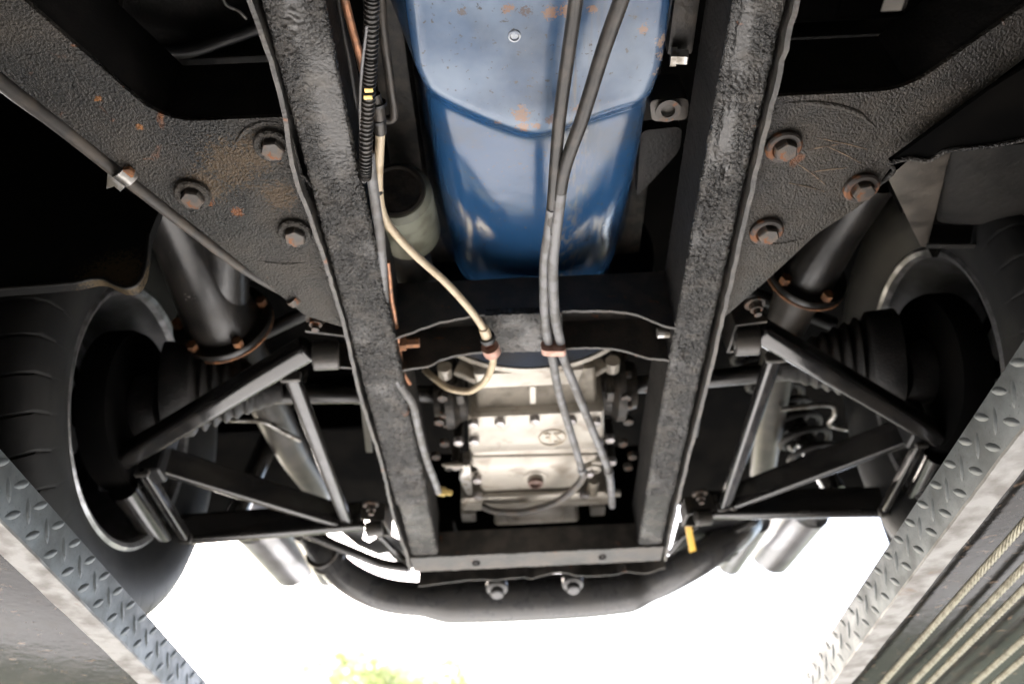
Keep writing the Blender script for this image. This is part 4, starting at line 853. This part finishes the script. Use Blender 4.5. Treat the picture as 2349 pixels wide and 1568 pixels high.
# ---- wheels
def wheel(x_in, sg, lbl):
    yc, zc = 1.015, .77; ro = .316
    c = Vector((x_in, yc, zc)); ax = Vector((sg, 0, 0))
    prof_t = [(.012, .196), (-.004, .203), (-.018, .225), (-.028, .255), (-.026, .280), (-.016, .298), (-.004, .308), (.010, .3135)]
    mid = [(.050, .3165), (.051, .309), (.058, .309), (.059, .3165), (.115, .317), (.116, .309), (.124, .309), (.125, .317), (.18, .3165), (.181, .309), (.188, .309), (.189, .3165)]
    W = .24
    prof_t = prof_t + mid + [(W - p[0], p[1]) for p in prof_t[::-1]]
    seg = 720; bm = bmesh.new(); d, a, b = ax, Vector((0, 1, 0)), Vector((0, 0, 1)); rings = []
    for t, r in prof_t:
        ring = []
        for k in range(seg):
            rr_ = r
            if r > .297 and r < .3145 and k % 18 == 0: rr_ = r - .004                      # shoulder sipes
            if r > .315 and k % 18 == 0: rr_ = r - .005
            an = 2 * math.pi * k / seg + (t * .6 if r > .297 else 0); ring.append(bm.verts.new(c + d * t + (a * math.cos(an) + b * math.sin(an)) * rr_))
        rings.append(ring)
    for i in range(len(rings) - 1):
        for k in range(seg): bm.faces.new((rings[i][k], rings[i][(k + 1) % seg], rings[i + 1][(k + 1) % seg], rings[i + 1][k]))
    bmesh.ops.recalc_face_normals(bm, faces=bm.faces[:])
    wh = bpy.data.objects.new('wheel', None)
    rim = lathe('wheel', c, ax, [(0.006, .186), (-.003, .190), (-.006, .197), (-.002, .2035), (.006, .204), (.012, .2), (.014, .190), (.03, .185), (.05, .172), (.10, .168), (.17, .170), (.19, .178), (.205, .184)], M['riml'], car, lbl, seg=72)
    link(mesh(bm, 'tyre', 28), 'tyre', M['rubber'], rim)
    lathe('rim_barrel', c, ax, [(.0065, .1855), (.03, .180), (.05, .168), (.10, .163), (.17, .164), (.20, .172)], M['rim'], rim, 'dark inside of the rim', seg=72)
    lathe('wheel_face', c + ax * .15, ax, [(0, 0), (0, .06), (-.02, .10), (-.01, .164), (.01, .166), (.015, 0)], M['void'], rim, None, seg=48)
    for k in range(5):
        an = k * 2 * math.pi / 5 + .2; dv = a * math.cos(an) + b * math.sin(an)
        beam('spoke', c + ax * .13 + dv * .05, c + ax * .135 + dv * .165, .04, .02, M['rim'], rim, None, .004, up=(sg, 0, 0))
    return rim
wheel(-.582, -1, 'left rear wheel with a dark rim, its tyre on the left ramp')
wheel(.638, 1, 'right rear wheel with a dark rim, its tyre on the right ramp')

# ---- body: wheel-arch liners, sills, floor and the dark engine bay above
bm = bmesh.new()
lp = spline([P(x, y, Y=.66) for x, y in ((-330, 690), (-150, 675), (0, 663), (90, 656), (170, 649), (215, 640), (240, 641), (262, 652), (288, 661), (312, 655), (328, 630), (336, 590), (342, 540))], 6)
hi = [Vector((v.x, .66, 1.13)) for v in lp]
poly = lp + [Vector((lp[-1].x + .004, .66, 1.13)), Vector((lp[0].x, .66, 1.13))]
bm_prism(bm, poly, (0, .012, 0)); bmesh.ops.recalc_face_normals(bm, faces=bm.faces[:])
ll = link(mesh(bm, 'arch_liner', 30), 'arch_liner', M['liner'], car, 'black wheel arch liner with tan light painted on its rounded corner, ahead of the left wheel')
tube('liner_bead', [v + Vector((0, -.001, 0)) for v in lp], .0022, M['panel'], ll, None, n=2, seg=8)
# right: floor edge, triangular scuffed side plate and the dark box panel behind it
ez = .70
e0 = [P(x, y, Z=ez) for x, y in ((2040, 372), (2085, 362), (2130, 366), (2172, 344), (2230, 338), (2290, 330), (2349, 318), (2600, 262))]
fp = prism('sill_floor', e0 + [Vector((1.0, .30, ez)), Vector((1.0, -.9, ez)), Vector((.60, -.9, ez)), P(2700, -60, Z=ez + .0), P(2268, 207, Z=ez)], (0, 0, .006), M['void'], car, 'black floor panel with a rough bright rear edge, right of the right gusset', .001)
tube('floor_edge', [v + Vector((0, .0, -.001)) for v in spline(e0, 6)], [.0028], M['undercoat'], fp, None, n=1, seg=8)
tb = [P(2036, 408, Z=.73), P(2090, 362, Z=.705), P(2182, 344, Z=.705), P(2126, 566, Z=.79), P(2112, 566, Z=.79)]
tp = prism('side_sheet', tb, (.003, .003, .003), M['bracket'], car, 'scuffed grey triangular sheet beside the right gusset', .0008)
pb = [P(2170, 350, Z=.715), P(2420, 322, Z=.715), P(2420, 522, Z=.80), P(2160, 510, Z=.80)]
bp = prism('box_panel', round_poly(pb, [.01, 0, 0, .02]), (0, .01, .01), M['panel'], car, 'dark grey box panel ahead of the right wheel', .001)
prism('box_lip', [P(2126, 560, Z=.785), P(2420, 562, Z=.785), P(2420, 572, Z=.785), P(2126, 570, Z=.785)], (0, .002, .004), M['panel'], bp, None, .0006)
prism('box_back', [P(2140, 515, Z=.81), P(2420, 520, Z=.81), P(2420, 564, Z=.795), P(2126, 562, Z=.795)], (0, .006, .006), M['void'], bp, None, 0)
prism('arch_liner', [Vector((.505, .70, .805)), Vector((1.0, .70, .815)), Vector((1.0, .70, 1.14)), Vector((.505, .70, 1.14))], (0, .008, 0), M['void'], car, 'added black arch liner shading the front of the right tyre', 0)  # black sheet added to keep the tyre behind it dark
box('arch_shade', (.585, .675, .82), (.592, .805, 1.15), M['void'], car, None, 0)  # added black sheet, covers the lit inner sidewall of the right tyre
tube('sill_wire', [P(2262, 203, Z=.71), P(2290, 208, Z=.71), P(2349, 205, Z=.71), P(2460, 180, Z=.71)], .0022, M['panel'], car, 'thin wire at the edge of the right sill')
# engine bay ceiling with two narrow gaps of daylight, and the body sides
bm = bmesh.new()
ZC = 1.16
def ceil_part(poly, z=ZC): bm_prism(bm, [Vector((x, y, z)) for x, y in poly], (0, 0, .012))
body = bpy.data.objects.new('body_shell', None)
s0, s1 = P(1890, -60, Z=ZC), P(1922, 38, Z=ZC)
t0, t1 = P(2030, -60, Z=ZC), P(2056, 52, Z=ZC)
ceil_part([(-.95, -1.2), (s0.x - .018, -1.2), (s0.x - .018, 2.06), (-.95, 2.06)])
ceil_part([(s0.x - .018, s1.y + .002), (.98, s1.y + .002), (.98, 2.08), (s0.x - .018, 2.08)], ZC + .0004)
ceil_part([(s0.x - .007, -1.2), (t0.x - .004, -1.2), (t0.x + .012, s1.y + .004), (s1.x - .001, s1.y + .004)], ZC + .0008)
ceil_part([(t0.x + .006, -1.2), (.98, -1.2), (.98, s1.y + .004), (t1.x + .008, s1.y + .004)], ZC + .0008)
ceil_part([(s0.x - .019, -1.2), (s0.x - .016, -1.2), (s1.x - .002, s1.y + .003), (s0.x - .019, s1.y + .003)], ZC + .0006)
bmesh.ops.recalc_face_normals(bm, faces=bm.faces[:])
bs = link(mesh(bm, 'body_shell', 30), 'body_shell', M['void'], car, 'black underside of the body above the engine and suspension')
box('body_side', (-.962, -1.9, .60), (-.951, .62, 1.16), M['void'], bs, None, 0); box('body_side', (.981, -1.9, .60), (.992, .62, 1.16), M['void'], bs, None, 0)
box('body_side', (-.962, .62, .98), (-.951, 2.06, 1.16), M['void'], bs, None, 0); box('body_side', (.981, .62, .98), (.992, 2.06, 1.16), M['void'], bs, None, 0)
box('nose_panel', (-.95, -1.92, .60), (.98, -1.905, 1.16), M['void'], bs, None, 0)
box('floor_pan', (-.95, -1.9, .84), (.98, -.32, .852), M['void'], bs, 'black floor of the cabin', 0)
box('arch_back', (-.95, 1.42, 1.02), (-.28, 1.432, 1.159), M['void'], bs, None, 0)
lathe('air_canister', P(440, 40, Z=1.06), (.25, -.15, -1), [(-.05, 0), (-.05, .085), (0, .088), (.012, .082), (.014, .03), (.014, 0)], M['wall'], car, 'dim black canister in the bay at the upper left', seg=40)
box('bay_beam', (-.62, .56, 1.00), (-.24, .60, 1.05), M['wall'], car, None, .004); box('bay_beam', (.29, .58, 1.02), (.66, .61, 1.06), M['wall'], car, None, .004)
tube('bay_hose', [P(300, 110, Z=.98), P(420, 118, Z=1.0), P(520, 90, Z=1.02), P(600, 60, Z=1.02)], .009, M['black'], car, 'dim hose in the bay at the upper left')
tube('bay_wire', [P(505, -20, Z=1.0), P(520, 12, Z=1.0), P(548, 26, Z=1.0), P(566, 44, Z=1.0)], .0016, M['zinc'], car, 'thin bright wire in the dark bay at the upper left')

# ================================================================== the lift: two ramps folded from chequer plate, rope under one
def tread_mesh():
    bm = bmesh.new(); n = 10; L_, W_, H_ = .0135, .0046, .0016; base = []; top_ = bm.verts.new((0, 0, H_)); 
    ridge = []
    for i in range(n):
        a = 2 * math.pi * i / n; base.append(bm.verts.new((L_ * math.cos(a), W_ * math.sin(a) * (1 - .35 * abs(math.cos(a))), 0))); ridge.append(bm.verts.new((L_ * .6 * math.cos(a), W_ * .45 * math.sin(a), H_ * .85)))
    for i in range(n):
        j = (i + 1) % n; bm.faces.new((base[i], base[j], ridge[j], ridge[i])); bm.faces.new((ridge[i], ridge[j], top_))
    bmesh.ops.recalc_face_normals(bm, faces=bm.faces[:]); return mesh(bm, 'tread_bar', 80)
TB = tread_mesh()
def ramp(sg, x_in, lbl):
    X = lambda d: x_in + sg * d
    r = thing('ramp', lbl, 'ramp', (X(.28), 1.2, .40), 'wheel ramps of the lift')
    Y0, Y1 = -1.0, 2.75; ZB, ZT = .40, .4525
    def slab(name, xa, xb, za, zb, m, parent, label=None, bev=.0012):
        return box(name, (min(xa, xb), Y0, za), (max(xa, xb), Y1, zb), m, parent, label, bev)
    fl = slab('inner_flange', X(0), X(.004), ZB, ZT, M['tread'], r, 'upright chequer plate edge of the ramp')
    slab('deck', X(.0045), X(.56), ZT - .004, ZT + .0005, M['deck'], r, 'smooth grey underside of the ramp')
    slab('outer_flange', X(.5605), X(.565), ZB, ZT, M['tread'], r)
    # the turned-in lip, worn ragged along its edge
    bm = bmesh.new(); n = 260; R = []
    for i in range(n + 1):
        y = Y0 + (Y1 - Y0) * i / n
        o1 = ndisp((x_in, y, 0), 60, .0018, 3) + ndisp((x_in, y, 0), 210, .0010, 5); o2 = ndisp((x_in, y, 4), 25, .0015, 9)
        R.append([bm.verts.new(q) for q in ((X(-.0012 + o1 * .5), y, ZB - .0035), (X(.028 + o2), y, ZB - .0035), (X(.028 + o2), y, ZB + .0005), (X(-.0012 + o1 * .5), y, ZB - .0002))])
    for i in range(n):
        for k in range(4): bm.faces.new((R[i][k], R[i + 1][k], R[i + 1][(k + 1) % 4], R[i][(k + 1) % 4]))
    bm.faces.new(R[0]); bm.faces.new(R[-1][::-1]); bmesh.ops.recalc_face_normals(bm, faces=bm.faces[:])
    link(mesh(bm, 'bottom_lip', 40), 'bottom_lip', M['lip'], r, 'worn bare lip turned in under the ramp edge')
    # tread bars on the upright face, alternating their slant
    pitch = .0402
    k0, k1 = int(.42 / pitch), int(1.75 / pitch)
    for k in range(k0, k1):
        for j in range(3):
            y = k * pitch + (.009, .029, .004)[j]; z = ZB + (.0130, .0285, .0435)[j]
            slant = 40 if (j % 2 == 0) else -50
            ydir = Vector((0, math.cos(R_(slant)), math.sin(R_(slant)))); nrm = Vector((-sg, 0, 0)); side_ = nrm.cross(ydir)
            q = Matrix((ydir, side_, nrm)).transposed().to_quaternion()
            link_sub(TB, 'tread_bar', M['tread'], fl, (X(0), y, z), q)
    return r
rampL = ramp(-1, -.484, 'left lift ramp of galvanised chequer plate under the left wheel')
rampR = ramp(1, .437, 'right lift ramp of galvanised chequer plate with steel ropes beneath it')
for x, y, lbl in ((2022, 1568, 'steel lift rope nearest the chequer plate edge of the right ramp'), (2090, 1568, 'second steel lift rope out from the right ramp edge'), (2128, 1568, 'third steel lift rope under the right ramp, close beside the second'),
                  (2232, 1568, 'fourth steel lift rope under the right ramp, next to the outermost'), (2278, 1568, 'outermost steel lift rope under the right ramp')):
    p = P(x, y, Z=.428); bm = bmesh.new(); yy0, yy1 = .2, 2.7; n = 520
    for s in range(6):
        path = [Vector((p.x + .0030 * math.cos(i * .50 + s * math.pi / 3), yy0 + (yy1 - yy0) * i / n, p.z + .0030 * math.sin(i * .50 + s * math.pi / 3))) for i in range(n + 1)]
        bm_tube(bm, path, .0017, 5)
    bmesh.ops.recalc_face_normals(bm, faces=bm.faces[:])
    o = link(mesh(bm, 'lift_rope', 80), 'lift_rope', M['cable']); o['label'] = lbl; o['category'] = 'steel rope'; o['group'] = 'steel ropes under the right ramp'

# ================================================================== a tree far behind
def tree(x, y, h, rad, seed, lbl):
    rnd = random.Random(seed); t = thing('tree', lbl, 'tree', (x, y, GROUND - .05)); B = Vector((x, y, GROUND - .05)); bm = bmesh.new()
    bm_tube(bm, spline([B, B + Vector((.1, 0, h * .25)), B + Vector((-.05, .1, h * .5)), B + Vector((.1, 0, h * .85))], 5), [.22, .17, .12, .04], 10)
    ends = []
    for i in range(12):
        a = rnd.uniform(0, 6.28); z = h * rnd.uniform(.35, .8); e = B + Vector((math.cos(a) * rad * rnd.uniform(.5, .95), math.sin(a) * rad * rnd.uniform(.5, .95), z + h * rnd.uniform(.05, .22)))
        bm_tube(bm, spline([B + Vector((0, 0, z * .85)), (B + Vector((0, 0, z * .85))).lerp(e, .5) + Vector((0, 0, .15)), e], 4), [.07, .05, .015], 6); ends.append(e)
    bmesh.ops.recalc_face_normals(bm, faces=bm.faces[:]); link(mesh(bm, 'trunk', 50), 'trunk', M['bark'], t)
    V = []; Fc = []
    cl = ends + [B + Vector((rnd.gauss(0, rad * .4), rnd.gauss(0, rad * .4), h * rnd.uniform(.6, 1.0) - .1)) for _ in range(70)]
    for c in cl:
        rr_ = rad * rnd.uniform(.14, .30)
        for _ in range(150):
            v = Vector((rnd.gauss(0, 1), rnd.gauss(0, 1), rnd.gauss(0, .8))); v = v.normalized() * rr_ * rnd.random() ** .4 + c
            if v.z > B.z + h: continue
            a = Vector((rnd.gauss(0, 1), rnd.gauss(0, 1), rnd.gauss(0, 1))).normalized(); b_ = a.orthogonal().normalized(); s = rnd.uniform(.05, .10); k = len(V)
            V += [v - a * s, v + b_ * s * .45, v + a * s, v - b_ * s * .45]; Fc.append((k, k + 1, k + 2, k + 3))
    me = bpy.data.meshes.new('crown'); me.from_pydata(V, [], Fc); link(me, 'crown', M['leaf'], t)
p = P(780, 1482, Y=17); tree(p.x, 17, p.z - GROUND + .1, 2.6, 5, 'leafy green tree far behind the car, its top just in view')
p = P(985, 1492, Y=18); tree(p.x, 18, p.z - GROUND, 2.6, 8, 'second, lower green tree top to the right of the first')
